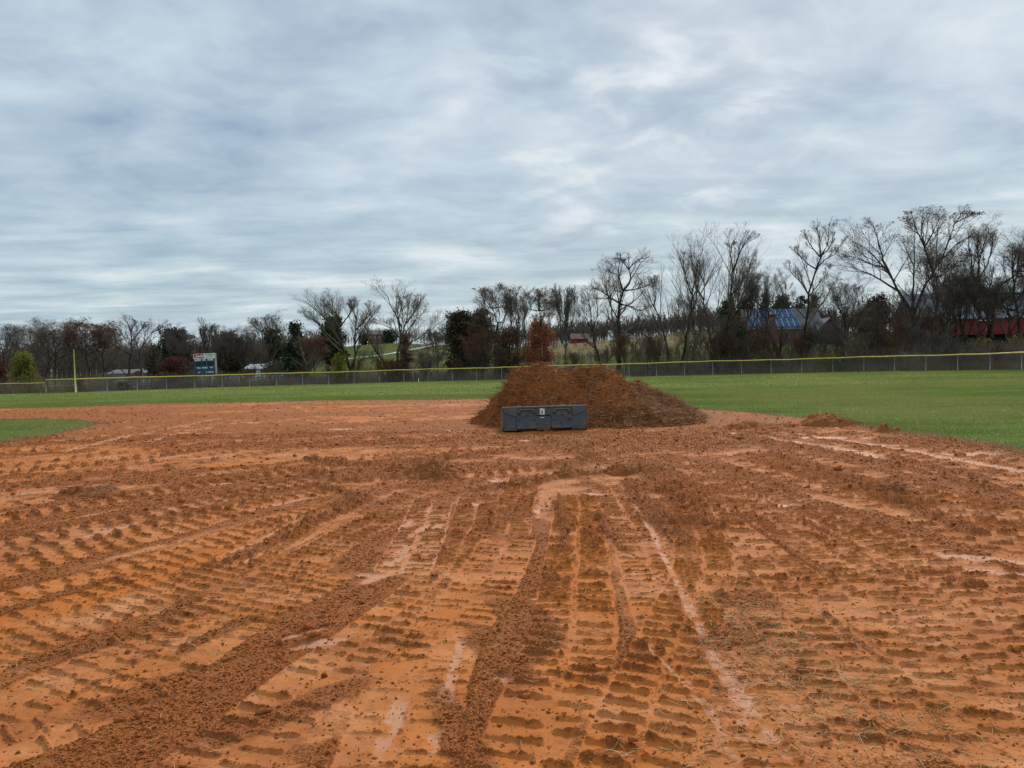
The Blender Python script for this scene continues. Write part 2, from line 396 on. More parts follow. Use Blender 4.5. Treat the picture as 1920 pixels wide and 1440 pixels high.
# wheel and track prints, digitised on the ground plane
def gpoly(pts, n=70):
    g = np.array([ground_pt(a, b) for a, b in pts])
    g = np.vstack([2 * g[0] - g[1], g, 2 * g[-1] - g[-2]])
    out = []
    per = max(2, n // (len(g) - 3))
    for i in range(1, len(g) - 2):
        for t in np.linspace(0, 1, per, endpoint=False):
            p0, p1, p2, p3 = g[i - 1], g[i], g[i + 1], g[i + 2]
            out.append(0.5 * ((2 * p1) + (-p0 + p2) * t + (2 * p0 - 5 * p1 + 4 * p2 - p3) * t * t + (-p0 + 3 * p1 - 3 * p2 + p3) * t ** 3))
    out.append(g[-2])
    return np.array(out)

def strip(pts, half):
    """yields the grid window and (arc length, signed offset) fields near a polyline"""
    arc = np.concatenate([[0], np.cumsum(np.hypot(*np.diff(pts, axis=0).T))])
    best = {}
    i0 = max(0, np.searchsorted(rowy, pts[:, 1].min() - half) - 1); i1 = min(NR, np.searchsorted(rowy, pts[:, 1].max() + half) + 1)
    if i1 <= i0 + 1: return None
    D = np.full((i1 - i0, NC), 9e9, np.float32); S = np.zeros_like(D); O = np.zeros_like(D)
    for k in range(len(pts) - 1):
        a, b = pts[k], pts[k + 1]; d = b - a; L = np.hypot(*d)
        if L < 1e-6: continue
        ylo, yhi = min(a[1], b[1]) - half, max(a[1], b[1]) + half
        r0 = max(i0, np.searchsorted(rowy, ylo)); r1 = min(i1, np.searchsorted(rowy, yhi) + 1)
        if r1 <= r0: continue
        xs = [a[0] - half, a[0] + half, b[0] - half, b[0] + half]
        us = [x / (q + 1.5) for x in xs for q in (max(ylo, 0.5), yhi)]
        c0 = max(0, np.searchsorted(colu, min(us)) - 1); c1 = min(NC, np.searchsorted(colu, max(us)) + 1)
        if c1 <= c0: continue
        X = GX[r0:r1, c0:c1] - a[0]; Y = GY[r0:r1, c0:c1] - a[1]
        t = (X * d[0] + Y * d[1]) / L
        tc_ = np.clip(t, 0, L)
        ex, ey = X - d[0] / L * tc_, Y - d[1] / L * tc_
        dist = np.hypot(ex, ey); sg = np.sign(X * d[1] - Y * d[0])
        sl = (slice(r0 - i0, r1 - i0), slice(c0, c1))
        mm = dist < D[sl]
        D[sl] = np.where(mm, dist, D[sl]); S[sl] = np.where(mm, arc[k] + tc_, S[sl]); O[sl] = np.where(mm, dist * sg, O[sl])
    return i0, i1, D, S, O

# ---- base fields
J = (0.4, 15.0)
ph = np.arctan2(GX - J[0], J[1] - GY + 1e-6); rho = np.hypot(GX - J[0], GY - J[1])
near = 1 - sstep(GY, 9, 14)
rs1 = fbm(ph * 9.0, rho * 0.22, 3, 5); rs2 = fbm(ph * 26.0, rho * 0.35, 3, 9)
hs1 = fbm(GX * 0.16 + 0.03 * GY, GY * 0.75 - GX * 0.10, 4, 21); hs2 = fbm(GX * 0.5, GY * 1.8 - GX * 0.3, 3, 33)
st1 = rs1 * near + hs1 * (1 - near); st2 = rs2 * near + hs2 * (1 - near)
hsx = hs2.copy(); del ph, rho, rs1, rs2, hs1, hs2
wx = fbm(GX * 1.3, GY * 1.3, 4, 41)
fine = fbm(GX * 20, GY * 20, 4, 51, 0.7)                       # crumbs of 1 to 7 cm
clump = fbm(GX * 5, GY * 5, 4, 61, 0.6)
crumb = sstep(st1 * 0.9 + st2 * 0.55 + clump * 0.35, -0.55, 0.10)
pale = sstep(-st1 * 0.6 + wx * 0.7 - st2 * 0.5, 0.52, 0.78) * 0.75
orange = sstep(wx * 0.8 + st2 * 0.5, 0.10, 0.5) * 0.55
grey = sstep(fbm(GX * 0.5 + 4, GY * 0.5, 3, 71) + clump * 0.3, 0.25, 0.65) * 0.35
bigh = 0.020 * fbm(GX * 0.7, GY * 0.7, 3, 81)
far = sstep(GY, 8, 20)
H = bigh + 0.008 * st2 + crumb * (0.004 + 0.009 * fine + 0.009 * np.maximum(clump, -0.2)) + (1 - crumb) * (0.003 * clump)
lump = fbm(GX * 2.4, GY * 3.4, 4, 91, 0.65)
H = H + far * 0.050 * np.maximum(lump, -0.05)
midr = sstep(GY, 6.5, 10)
crumb = np.clip(crumb + midr * (0.5 * sstep(lump, 0.0, 0.45) - 0.25), 0, 1)

def lerp(a, b, t): return a + (b - a) * t
TR = random.Random(3)
def track(pts, width=0.44, cols=2, period=0.15, amp=0.020, sink=0.012, pale_=0.0, orange_=0.2, grey_=0.0, skip=0.07, edge=0.8, alpha=1.0, world_pts=False, seed=None):
    global H, crumb, pale, orange, grey
    pts = np.array(pts) if world_pts else gpoly(pts)
    seed = TR.randint(0, 9999) if seed is None else seed
    tn = TR.random(); pale_ = max(pale_, (0.0, 0.0, 0.30, 0.42)[int(tn * 4)]); orange_ = orange_ + (0.35 if 0.3 < tn < 0.5 else 0); amp = amp * TR.uniform(0.8, 1.15)
    r = strip(pts, width * 0.5 + 0.16)
    if r is None: return
    i0, i1, D, S, O = r
    m0 = D < width * 0.5 + 0.15
    sl = (slice(i0, i1), slice(None))
    idx = np.nonzero(m0)
    s = S[idx]; o = O[idx]; x = GX[sl][idx]; y = GY[sl][idx]
    Hh = H[sl]; cr = crumb[sl]; pa = pale[sl]; og = orange[sl]; gy = grey[sl]
    jag = fbm(x * 24, y * 24, 3, seed % 97 + 7, 0.6) * 0.75; jl = fbm(x * 3, y * 3, 3, seed % 89 + 3)
    aw = np.abs(o) + 0.013 * jag + 0.018 * jl
    ends = sstep(s, 0, 0.35) * (1 - sstep(s, s.max() - 0.35, s.max()))
    ins = (1 - sstep(aw, width * 0.5 - 0.015, width * 0.5 + 0.015)) * ends * alpha
    berm = np.exp(-((aw - width * 0.5 - 0.025) / 0.025) ** 2) * ends * edge * (0.35 + 0.9 * jl + 0.5 * jag)
    cw = width / cols
    ci = np.clip(np.floor((o + width * 0.5) / cw), 0, cols - 1)
    spc = 0.00172 * y ** 1.4; mfar = sstep(y, 3.5, 9)
    lo = (o + width * 0.5) / cw - ci                                   # 0..1 across the pad column
    phs = (s + 0.0045 * jag + 0.010 * jl + 0.10 * cw * (lo - 0.5)) / period + ci * 0.5 + (seed % 10) * 0.1
    k = np.floor(phs); fr = phs - k
    rnd = _hash(k.astype(np.int64), ci.astype(np.int64), seed)
    rnd2 = _hash(k.astype(np.int64), ci.astype(np.int64) + 31, seed + 5)
    d = np.abs(fr - 0.5 + (rnd2 - 0.5) * 0.12 + (rnd - 0.5) * 0.18 * (lo - 0.5)) * period
    wd = (0.0105 + 0.004 * rnd + 0.0025 * jag) * (period / 0.15) ** 0.7
    wd = np.maximum(wd, 0.62 * spc)
    ln = sstep(lo + 0.04 * jag, 0.0 + 0.14 * rnd2 * rnd2, 0.06 + 0.14 * rnd2 * rnd2) * (1 - sstep(lo + 0.04 * jag, 0.90 + 0.08 * (rnd - 0.5), 0.98 + 0.06 * (rnd - 0.5)))
    bar = np.exp(-(d / np.maximum(wd, 0.008)) ** 4) * ln * (rnd > skip) * (0.78 + 0.42 * rnd2) * (1.0 + 0.35 * jag + 0.2 * jl) * sstep(jl, -0.85, -0.5)
    gap = np.exp(-((np.minimum(lo, 1 - lo) * cw) / 0.013) ** 2) * 0.7 * sstep(jag + jl * 1.5, -0.3, 0.5)
    gap = np.where(((ci == 0) & (lo < 0.5)) | ((ci == cols - 1) & (lo > 0.5)), 0, gap)
    lugs = np.maximum(bar, gap * 0.8)
    a = amp
    base = bigh[sl][idx] - sink
    ht = base + lugs * a * (1.02 + 1.1 * mfar) * (0.85 + 0.35 * jag) + 0.006 * jl + 0.0028 * jag + 0.003 * (fine[sl][idx])
    h = Hh[idx]; h = lerp(h, ht, ins) + np.maximum(berm, 0) * 0.020 * (1 - 0.5 * ins)
    Hh[idx] = h
    cmsk = np.clip(lugs * (0.45 + 0.3 * jag + 0.45 * mfar) + sstep(jl + jag * 0.7, 0.15, 0.8) * 0.6, 0, 1)
    cr[idx] = np.maximum(lerp(cr[idx], cmsk, ins), np.clip(berm * 1.3, 0, 1) * 0.95)
    pa[idx] = lerp(pa[idx], pale_ * (0.85 + 0.5 * jl) * (1 - 0.6 * lugs), ins)
    og[idx] = lerp(og[idx], np.clip(orange_ + 0.7 * jl, 0, 1), ins)
    gy[idx] = lerp(gy[idx], grey_, ins)

def ridge(pts, width=0.14, height=0.06, grey_=0.3, world_pts=False):
    """a windrow of clods pushed up beside a track"""
    global H, crumb, pale, grey
    pts = np.array(pts) if world_pts else gpoly(pts)
    r = strip(pts, width * 2.2)
    if r is None: return
    i0, i1, D, S, O = r
    idx = np.nonzero(D < width * 2.1)
    x = GX[i0:i1][idx]; y = GY[i0:i1][idx]
    j1 = fbm(x * 4, y * 4, 3, 13); j2 = fbm(x * 16, y * 16, 4, 17, 0.65)
    s = S[idx]; e = sstep(s, 0, 0.3) * (1 - sstep(s, s.max() - 0.3, s.max()))
    w_ = width * (0.75 + 0.6 * j1 + 0.3 * j2)
    m = np.exp(-(D[idx] / np.maximum(w_, 0.02)) ** 2) * e
    H[i0:i1][idx] += height * m * (0.9 + 0.9 * j1 + 0.8 * j2).clip(0.1, 2.2)
    crumb[i0:i1][idx] = np.maximum(crumb[i0:i1][idx], np.clip(m * 1.6, 0, 1))
    pale[i0:i1][idx] *= (1 - m)
    grey[i0:i1][idx] = np.maximum(grey[i0:i1][idx], m * grey_)

def pale_line(pts, width=0.06, v=0.95, depth=0.006):
    """smeared, paler, wet-pressed clay along a track edge"""
    pts = gpoly(pts)
    r = strip(pts, width * 2)
    if r is None: return
    i0, i1, D, S, O = r
    idx = np.nonzero(D < width * 1.9)
    x = GX[i0:i1][idx]; y = GY[i0:i1][idx]
    j = fbm(x * 5, y * 5, 4, 19, 0.6); s = S[idx]
    e = sstep(s, 0, 0.4) * (1 - sstep(s, s.max() - 0.4, s.max()))
    m = (1 - sstep(D[idx] * (1 + 0.5 * j) + 0.45 * width * fbm(x * 1.8, y * 1.8, 3, 23), width * 0.35, width * 0.95)) * e * sstep(j + 0.5 * vn(x * 1.2, y * 1.2, 77), -0.75, -0.25)
    H[i0:i1][idx] = lerp(H[i0:i1][idx], bigh[i0:i1][idx] - 0.012 - depth, m)
    pale[i0:i1][idx] = np.maximum(pale[i0:i1][idx], m * v)
    crumb[i0:i1][idx] *= (1 - m)

def pale_patch(px, py, ax, ay, rot=0.0, v=0.9, flat=True):
    """ax along the local track direction, metres"""
    c = ground_pt(px, py)
    R = max(ax, ay) * 1.6
    i0, i1 = np.searchsorted(rowy, [c[1] - R, c[1] + R])
    if i1 <= i0: return
    X = GX[i0:i1] - c[0]; Y = GY[i0:i1] - c[1]
    ca, sa = math.cos(rot), math.sin(rot)
    a = (X * ca + Y * sa) / ax; b = (-X * sa + Y * ca) / ay
    q = np.hypot(a, b); idx = np.nonzero(q < 1.5)
    x = GX[i0:i1][idx]; y = GY[i0:i1][idx]
    m = 1 - sstep(q[idx] + 0.75 * fbm(x * 4.5, y * 4.5, 4, 29, 0.62), 0.55, 0.95)
    pale[i0:i1][idx] = np.maximum(pale[i0:i1][idx], m * v)
    crumb[i0:i1][idx] *= (1 - m)
    if flat: H[i0:i1][idx] = lerp(H[i0:i1][idx], bigh[i0:i1][idx] - 0.012, m * 0.9)

def tone_patch(px, py, ax, ay, rot, cr=None, og=None, gr=None, rough=0.0):
    c = ground_pt(px, py); R = max(ax, ay) * 1.7
    i0, i1 = np.searchsorted(rowy, [c[1] - R, c[1] + R])
    if i1 <= i0: return
    X = GX[i0:i1] - c[0]; Y = GY[i0:i1] - c[1]
    ca, sa = math.cos(rot), math.sin(rot)
    q = np.hypot((X * ca + Y * sa) / ax, (-X * sa + Y * ca) / ay); idx = np.nonzero(q < 1.6)
    x = GX[i0:i1][idx]; y = GY[i0:i1][idx]
    m = 1 - sstep(q[idx] + 0.55 * fbm(x * 3.5, y * 3.5, 4, 37, 0.6), 0.35, 1.15)
    if cr is not None: crumb[i0:i1][idx] = lerp(crumb[i0:i1][idx], cr, m)
    if og is not None: orange[i0:i1][idx] = lerp(orange[i0:i1][idx], og, m)
    if gr is not None: grey[i0:i1][idx] = lerp(grey[i0:i1][idx], gr, m)
    if rough: H[i0:i1][idx] += m * rough * (0.5 + fine[i0:i1][idx] + clump[i0:i1][idx]).clip(-0.3, 2)

# ---- far and middle arcs, oldest first
for pts in ([(-300, 860), (0, 845), (250, 812), (420, 790), (640, 778), (880, 775)],
            [(-300, 905), (0, 875), (300, 840), (560, 800), (860, 790)],
            [(-300, 940), (0, 905), (330, 860), (620, 822), (900, 800)],
            [(-200, 800), (200, 785), (420, 775), (700, 765), (900, 762)],
            [(-300, 985), (0, 950), (350, 895), (640, 860), (900, 838)],
            [(300, 790), (500, 800), (760, 800), (930, 830)],
            [(1250, 800), (1400, 815), (1600, 850), (1920, 925), (2300, 1010)],
            [(1330, 790), (1500, 806), (1700, 838), (1920, 870), (2300, 930)],
            [(1150, 830), (1350, 860), (1600, 930), (1920, 1040), (2300, 1180)]):
    for off in (0.0, 0.9):
        p = gpoly(pts); t = np.gradient(p, axis=0); t /= np.hypot(*t.T)[:, None] + 1e-9
        track(p + np.stack([t[:, 1], -t[:, 0]], 1) * off, 0.46, 2, 0.30, 0.026, 0.015, TR.choice([0, 0, 0.45, 0.3]), TR.uniform(0, 0.5), TR.choice([0, 0.2, 0.35]), 0.3, 0.8, 0.8, True)
# ---- left and right fans
track([(-250, 1290), (0, 1180), (230, 1103), (440, 1028), (610, 965)], 0.44, 2, 0.16, 0.018, orange_=0.6)
track([(-250, 1120), (0, 1052), (220, 1000), (450, 950), (650, 898)], 0.44, 2, 0.2, 0.022, grey_=0.2)
track([(-200, 1010), (0, 975), (280, 925), (560, 880), (760, 860)], 0.44, 2, 0.22, 0.024, orange_=0.2)
track([(-100, 1420), (60, 1330), (260, 1230), (450, 1130), (600, 1040)], 0.44, 2, 0.135, 0.020, orange_=0.3)
track([(1300, 870), (1440, 935), (1620, 1025), (1920, 1190), (2200, 1340)], 0.44, 2, 0.16, 0.024, orange_=0.15)
track([(1350, 1010), (1440, 1100), (1600, 1250), (1790, 1450)], 0.44, 2, 0.135, 0.020, orange_=0.2)
track([(1560, 1060), (1750, 1180), (1950, 1310), (2150, 1450)], 0.44, 2, 0.135, 0.020, orange_=0.3)
track([(1400, 850), (1600, 895), (1920, 965), (2250, 1050)], 0.44, 2, 0.2, 0.024, grey_=0.2)
track([(1240, 850), (1340, 900), (1470, 980), (1640, 1090)], 0.44, 2, 0.18, 0.022, orange_=0.1)
track([(990, 890), (960, 960), (950, 1010)], 0.44, 2, 0.16, 0.018, orange_=0.2)
track([(650, 870), (800, 845), (940, 815)], 0.44, 2, 0.22, 0.030, orange_=0.3, alpha=0.6)
track([(-200, 905), (100, 880), (400, 840), (650, 800), (800, 780)], 0.44, 2, 0.25, 0.026, orange_=0.3)
track([(-200, 1060), (60, 1010), (350, 950), (600, 900)], 0.44, 2, 0.2, 0.022, pale_=0.3)
track([(-300, 1105), (0, 1030), (200, 985), (430, 930), (640, 880)], 0.46, 2, 0.24, 0.022, grey_=0.35)
track([(-300, 1170), (0, 1075), (260, 1010), (480, 950), (660, 905)], 0.46, 2, 0.2, 0.022, pale_=0.35)
track([(-300, 1240), (0, 1128), (250, 1062), (450, 1000), (620, 945)], 0.42, 2, 0.18, 0.018, orange_=0.75)
track([(-250, 1350), (0, 1225), (200, 1150), (430, 1060), (560, 985), (690, 930)], 0.46, 2, 0.135, 0.020, pale_=0.30, orange_=0.3)
track([(-200, 1440), (0, 1335), (220, 1230), (420, 1130), (600, 1030), (760, 945)], 0.46, 2, 0.135, 0.022, orange_=0.35, grey_=0.15)
track([(-250, 1530), (-60, 1420), (150, 1340), (330, 1240), (520, 1130), (650, 1060)], 0.40, 2, 0.135, 0.016, orange_=0.25, skip=0.35)
# ---- right fan
track([(1380, 850), (1500, 885), (1650, 930), (1920, 1000), (2300, 1110)], 0.46, 2, 0.2, 0.030, orange_=0.1, grey_=0.25)
track([(1330, 870), (1480, 930), (1640, 995), (1920, 1100), (2300, 1250)], 0.46, 2, 0.18, 0.026, grey_=0.2)
track([(1290, 890), (1420, 960), (1560, 1040), (1760, 1150), (2000, 1280), (2300, 1440)], 0.46, 2, 0.135, 0.024, orange_=0.15)
track([(1240, 880), (1330, 960), (1480, 1080), (1640, 1210), (1850, 1380), (2000, 1520)], 0.46, 2, 0.135, 0.022, orange_=0.2, skip=0.25)
track([(1210, 870), (1270, 960), (1330, 1040), (1400, 1180), (1560, 1360), (1650, 1480)], 0.42, 2, 0.135, 0.018, grey_=0.15, skip=0.3)
# ---- turning marks in the middle distance
track([(560, 880), (700, 870), (850, 850), (960, 842), (1100, 850)], 0.44, 2, 0.2, 0.026, orange_=0.5)
track([(760, 935), (880, 900), (940, 880), (930, 866), (860, 858)], 0.44, 2, 0.2, 0.030, orange_=0.3, alpha=0.45)
track([(640, 900), (820, 895), (1000, 880), (1120, 862), (1180, 830)], 0.44, 2, 0.2, 0.028, orange_=0.4)
# ---- centre fan
track([(900, 925), (885, 985), (845, 1060), (770, 1135), (640, 1235), (500, 1345), (340, 1480)], 0.46, 2, 0.135, 0.024, orange_=0.25)
track([(815, 930), (790, 1000), (740, 1090)], 0.46, 2, 0.135, 0.016, pale_=0.7, orange_=0)
track([(960, 1000), (905, 1100), (840, 1180), (785, 1280), (745, 1440), (720, 1560)], 0.50, 2, 0.135, 0.014, pale_=0.25, orange_=0.15, skip=0.3, edge=0.3)
track([(1085, 925), (1085, 1000), (1080, 1080), (1075, 1180), (1045, 1300), (1010, 1440), (980, 1560)], 0.52, 2, 0.132, 0.026, orange_=0.3, skip=0.08)
track([(1140, 905), (1190, 990), (1235, 1090), (1300, 1240), (1380, 1440), (1420, 1540)], 0.48, 2, 0.132, 0.018, pale_=0.5, orange_=0.35, edge=0.4)
track([(1270, 900), (1300, 980), (1320, 1060), (1290, 1150), (1235, 1290), (1190, 1440), (1160, 1560)], 0.46, 2, 0.132, 0.024, orange_=0.2)
track([(1440, 1130), (1560, 1240), (1640, 1340), (1720, 1460)], 0.46, 2, 0.135, 0.022, orange_=0.2, skip=0.1)
# pale pressed lines and patches
pale_line([(1165, 905), (1210, 970), (1250, 1050), (1290, 1130), (1330, 1210), (1380, 1290), (1430, 1370), (1490, 1470)], 0.055, 0.72)
pale_line([(872, 1170), (850, 1255), (825, 1340), (800, 1460)], 0.05)
pale_line([(775, 1265), (745, 1330), (715, 1400), (700, 1470)], 0.055)
pale_line([(1180, 1180), (1300, 1290), (1370, 1400), (1420, 1500)], 0.03, 0.7)
pale_line([(620, 950), (540, 1000), (470, 1045), (400, 1075)], 0.05, 0.9)
pale_line([(580, 965), (480, 1012), (360, 1062)], 0.05, 0.8)
pale_line([(1340, 808), (1450, 822), (1600, 845), (1760, 880), (1900, 905)], 0.22, 0.9)
pale_line([(1480, 812), (1620, 830), (1800, 862), (1960, 890)], 0.20, 0.8)
pale_line([(110, 850), (220, 822), (330, 800), (420, 783)], 0.20, 0.9)
pale_line([(250, 835), (330, 815), (400, 800)], 0.16, 0.9)
pale_line([(80, 1022), (180, 1000), (300, 968)], 0.12, 0.9)
pale_line([(-40, 1000), (120, 975), (250, 950)], 0.09, 0.8)
pale_line([(430, 965), (520, 945), (620, 925)], 0.10, 0.8)
pale_line([(300, 940), (420, 925)], 0.07, 0.7)
for a in ((790, 990, .36, .08, 1.35, .7), (738, 1050, .28, .07, 1.2, .8), (765, 1025, .30, .07, 1.2, .8), (820, 985, .22, .06, 1.4, .8), (755, 985, .3, .07, 1.3, .75), (700, 1085, .3, .08, 1.0), (1010, 960, .08, .3, 0),
          (1000, 1123, .06, .08, 0), (945, 1275, .06, .06, 0), (935, 900, .2, .22, 0), (985, 826, .16, .5, 0), (690, 1075, .10, .07, 0), (590, 1205, .18, .06, .7), (1110, 925, .22, .14, 0),
          (360, 805, .5, .3, 0.4), (470, 792, .5, .25, .4), (150, 835, .6, .2, .4), (640, 805, .6, .3, 0), (1480, 945, .3, .1, 0), (1850, 1045, .5, .12, -.5), (1900, 1075, .4, .1, -.4), (560, 1190, .2, .05, .8),
          (700, 800, .5, .25, 0), (860, 806, .6, .2, 0.1), (1860, 850, .9, .3, 0), (1560, 820, .8, .25, -.2), (715, 830, .5, .14, .2), (890, 945, .1, .1, 0)):
    pale_patch(*a)
for px, py, ax, ay, rt in ((960, 960, .22, .6, 0), (1020, 1080, .13, .6, 0), (980, 1150, .16, .7, .25), (930, 1230, .16, .6, .3), (870, 1400, .10, .9, .25), (1010, 1190, .1, .4, 0), (1450, 900, .5, .18, -.4),
                           (390, 1260, .7, .22, .8), (560, 1320, .5, .12, .8), (250, 1400, .6, .15, .6), (1700, 880, 1.4, .3, -.35), (1400, 1120, .22, .3, 0), (1380, 1200, .3, .25, 0), (330, 900, 2.0, .5, .1), (820, 830, 1.5, .5, .15), (1330, 830, 1.6, .7, 0)):
    tone_patch(px, py, ax, ay, rt, cr=0.85, gr=0.05, rough=0.004)
for px, py, ax, ay, rt in ((330, 1060, 1.0, .16, .5), (700, 1150, .5, .12, .8), (1230, 1060, .3, .2, 0), (1180, 1140, .25, .2, 0), (880, 1150, .25, .12, .5), (1500, 870, .9, .3, -.2), (500, 870, 1.5, .4, .15), (1820, 930, 1.4, .35, -.4)):
    tone_patch(px, py, ax, ay, rt, og=0.95)
# windrows of clods
ridge([(700, 935), (620, 965), (520, 1012), (405, 1066)], 0.085, 0.055)
ridge([(405, 1100), (340, 1135), (250, 1185), (120, 1230), (0, 1262)], 0.07, 0.030)
ridge([(530, 1140), (420, 1180), (300, 1240)], 0.06, 0.022)
ridge([(715, 882), (770, 885), (850, 903)], 0.22, 0.13)
ridge([(860, 925), (960, 915), (1060, 895), (1180, 885), (1200, 893)], 0.14, 0.08)
ridge([(560, 860), (700, 872), (880, 858), (1000, 845)], 0.15, 0.06)
ridge([(1000, 880), (1080, 872), (1100, 850), (1060, 832), (960, 835)], 0.20, 0.08)
ridge([(1200, 860), (1240, 900), (1300, 960), (1330, 1000)], 0.20, 0.07)
ridge([(1180, 900), (1220, 960), (1270, 1010)], 0.14, 0.05, 0.5)
ridge([(1380, 815), (1440, 828), (1500, 842)], 0.18, 0.06, 0.5)
ridge([(1440, 850), (1560, 890), (1700, 950), (1850, 1010)], 0.12, 0.05)
ridge([(1500, 840), (1700, 880), (1920, 935)], 0.16, 0.05, .4)
ridge([(1660, 855), (1760, 880), (1900, 905)], 0.13, 0.05, .6)
ridge([(600, 905), (680, 938), (705, 942)], 0.10, 0.06)
ridge([(560, 880), (620, 895), (700, 905)], 0.16, 0.06)
ridge([(120, 932), (170, 925)], 0.18, 0.07, 0.7)
ridge([(1180, 1190), (1215, 1225), (1250, 1230)], 0.04, 0.03)
ridge([(0, 778), (200, 775), (300, 778)], 0.5, 0.07)
ridge([(1040, 935), (1060, 1000), (1045, 1040)], 0.05, 0.03)
ridge([(1120, 960), (1150, 1010), (1190, 1040)], 0.07, 0.03)

# ---- turf limits
_ob = [(-900, 765), (-300, 765), (0, 767), (120, 765), (250, 760), (420, 756), (640, 752), (900, 750), (1150, 757), (1330, 770), (1400, 775), (1500, 785), (1600, 800), (1700, 815), (1800, 828), (1920, 847), (2200, 895), (2700, 960)]
_obg = np.array([ground_pt(*p) for p in _ob]); _obu = _obg[:, 0] / _obg[:, 1]
_ifar = np.array([ground_pt(*p) for p in [(-900, 786), (-300, 787), (0, 788), (100, 788), (160, 791), (190, 795)]])
_inear = np.array([ground_pt(*p) for p in [(-900, 1010), (-300, 880), (0, 833), (80, 821), (150, 806), (190, 796)]])
def turf(x, y):
    """(signed distance into the outfield, signed distance into the infield grass), metres"""
    u = x / np.maximum(y, 0.1)
    n = 0.5 * fbm(x * 0.9, y * 0.9, 3, 101) + 0.22 * fbm(x * 5, y * 5, 3, 103)
    ob = (y - np.interp(u, _obu, _obg[:, 1])) * np.interp(u, [-0.7, 0.2, 0.35, 0.7], [1, 1, 0.75, 0.6]) + n * 0.45
    fu = _ifar[:, 0] / _ifar[:, 1]; nu = _inear[:, 0] / _inear[:, 1]
    f_ = np.interp(u, fu, _ifar[:, 1]) - y; n_ = (y - np.interp(u, nu, _inear[:, 1])) * 0.7
    ib = np.minimum(np.minimum(f_, n_), (nu[-1] - u) * 20) + n * 0.6
    return ob, ib
H = H + far * 0.040 * np.maximum(lump - 0.1, 0); crumb = np.clip(crumb + (0.15 * midr + 0.45 * far) * sstep(lump + 0.5 * hsx, 0.1, 0.5), 0, 1)
pale = np.clip(pale - far * 0.5 * sstep(lump, 0.1, 0.4), 0, 1)
crumb = np.clip(crumb + far * (0.5 * sstep(st1, -0.1, 0.25) - 0.12), 0, 1); orange = np.clip(orange + far * 0.5 * sstep(-st1, 0.0, 0.35), 0, 1)
OB, IB = turf(GX, GY)
edge_d = np.maximum(OB, IB)
lip = sstep(edge_d, -0.05, 0.12)
grass_h = 0.03 + 0.02 * fbm(GX * 0.5, GY * 0.5, 3, 111)
rag = np.exp(-((edge_d + 0.25) / 0.35) ** 2)
H = H + rag * 0.035 * (0.4 + clump + fine * 0.5).clip(0, 2)
crumb = np.maximum(crumb, rag * 0.9); grey = np.maximum(grey, rag * 0.55)
H = lerp(H, grass_h, lip)
GZ = H + hz(GX, GY)
dry = np.exp(-(np.maximum(edge_d, 0) / 0.30) ** 2)
V = np.stack([GX, GY, GZ], -1).reshape(-1, 3)
ii, jj = np.meshgrid(np.arange(NR - 1), np.arange(NC - 1), indexing='ij')
q = np.stack([ii * NC + jj, ii * NC + jj + 1, (ii + 1) * NC + jj + 1, (ii + 1) * NC + jj], -1).reshape(-1, 4)
isg_o = (OB[:-1, :-1] > 0).ravel(); isg_i = (IB[:-1, :-1] > 0).ravel()
soil = np.stack([crumb, pale, orange, grey], -1).reshape(-1, 4).clip(0, 1)
def sub(name, sel, m_, attrs):
    fc = q[sel]; used = np.zeros(len(V), bool); used[fc.ravel()] = True
    mp = np.cumsum(used) - 1
    return np_mesh(name, V[used], mp[fc], m_, smooth=True, attrs={k: a[used] for k, a in attrs.items()})
tag(sub('infield_dirt', ~(isg_o | isg_i), M_MUD, {'soil': soil}), kind='structure')
tag(sub('outfield_grass', isg_o, M_GRASS, {'dry': dry.ravel()}), kind='structure')
tag(sub('infield_grass', isg_i & ~isg_o, M_GRASS, {'dry': dry.ravel()}), kind='structure')

def gheight(x, y):
    """height of the near ground sheet at points"""
    fi = np.interp(y, rowy, np.arange(NR)); fj = (x / (y + 1.5) - colu[0]) / (colu[1] - colu[0])
    i = np.clip(fi.astype(int), 0, NR - 2); j = np.clip(fj.astype(int), 0, NC - 2)
    a = np.clip(fi - i, 0, 1); b = np.clip(fj - j, 0, 1)
    return (GZ[i, j] * (1 - a) + GZ[i + 1, j] * a) * (1 - b) + (GZ[i, j + 1] * (1 - a) + GZ[i + 1, j + 1] * a) * b
def gsamp(A, x, y):
    i = np.clip(np.interp(y, rowy, np.arange(NR)).round().astype(int), 0, NR - 1)
    j = np.clip(((x / (y + 1.5) - colu[0]) / (colu[1] - colu[0])).round().astype(int), 0, NC - 1)
    return A[i, j]

# ------------------------------------------------------------------ the whole ground, one sheet to the horizon
rr = np.concatenate([[0.0], np.geomspace(1.0, 60, 40), np.linspace(64, 520, 115), np.geomspace(540, 9000, 30)])
na = 720
th = np.linspace(0, 2 * math.pi, na, endpoint=False)
TX = rr[:, None] * np.sin(th)[None]; TY = rr[:, None] * np.cos(th)[None]
TZ = hz(TX, TY)
inside = (TY < 61.5) & (TY > 0.8) & (np.abs(TX) < 0.9 * (TY + 2.0))
TZ = TZ - np.where(inside, 0.16, 0.0)
near_r = np.hypot(TX, TY)
TZ = TZ + np.where(near_r > 30, 0.0, 0.02 * fbm(TX * 2, TY * 2, 3, 5))
ax_ = np.where(TY > 1, 960 + 1440 * TX / np.maximum(TY, 1), -9999)
tan_z = sstep(ax_, 985, 1040) * (1 - sstep(ax_, 1500, 1560)) * sstep(near_r, 185, 215) * (1 - sstep(near_r, 415, 425))
tan_z = np.maximum(tan_z, sstep(ax_, 1530, 1560) * sstep(near_r, 120, 135) * (1 - sstep(near_r, 150, 160)) * 0.6)
tan_z = np.maximum(tan_z, (np.abs(fbm(TX * 0.02, TY * 0.02, 3, 7)) < 0.08) * 0.3)
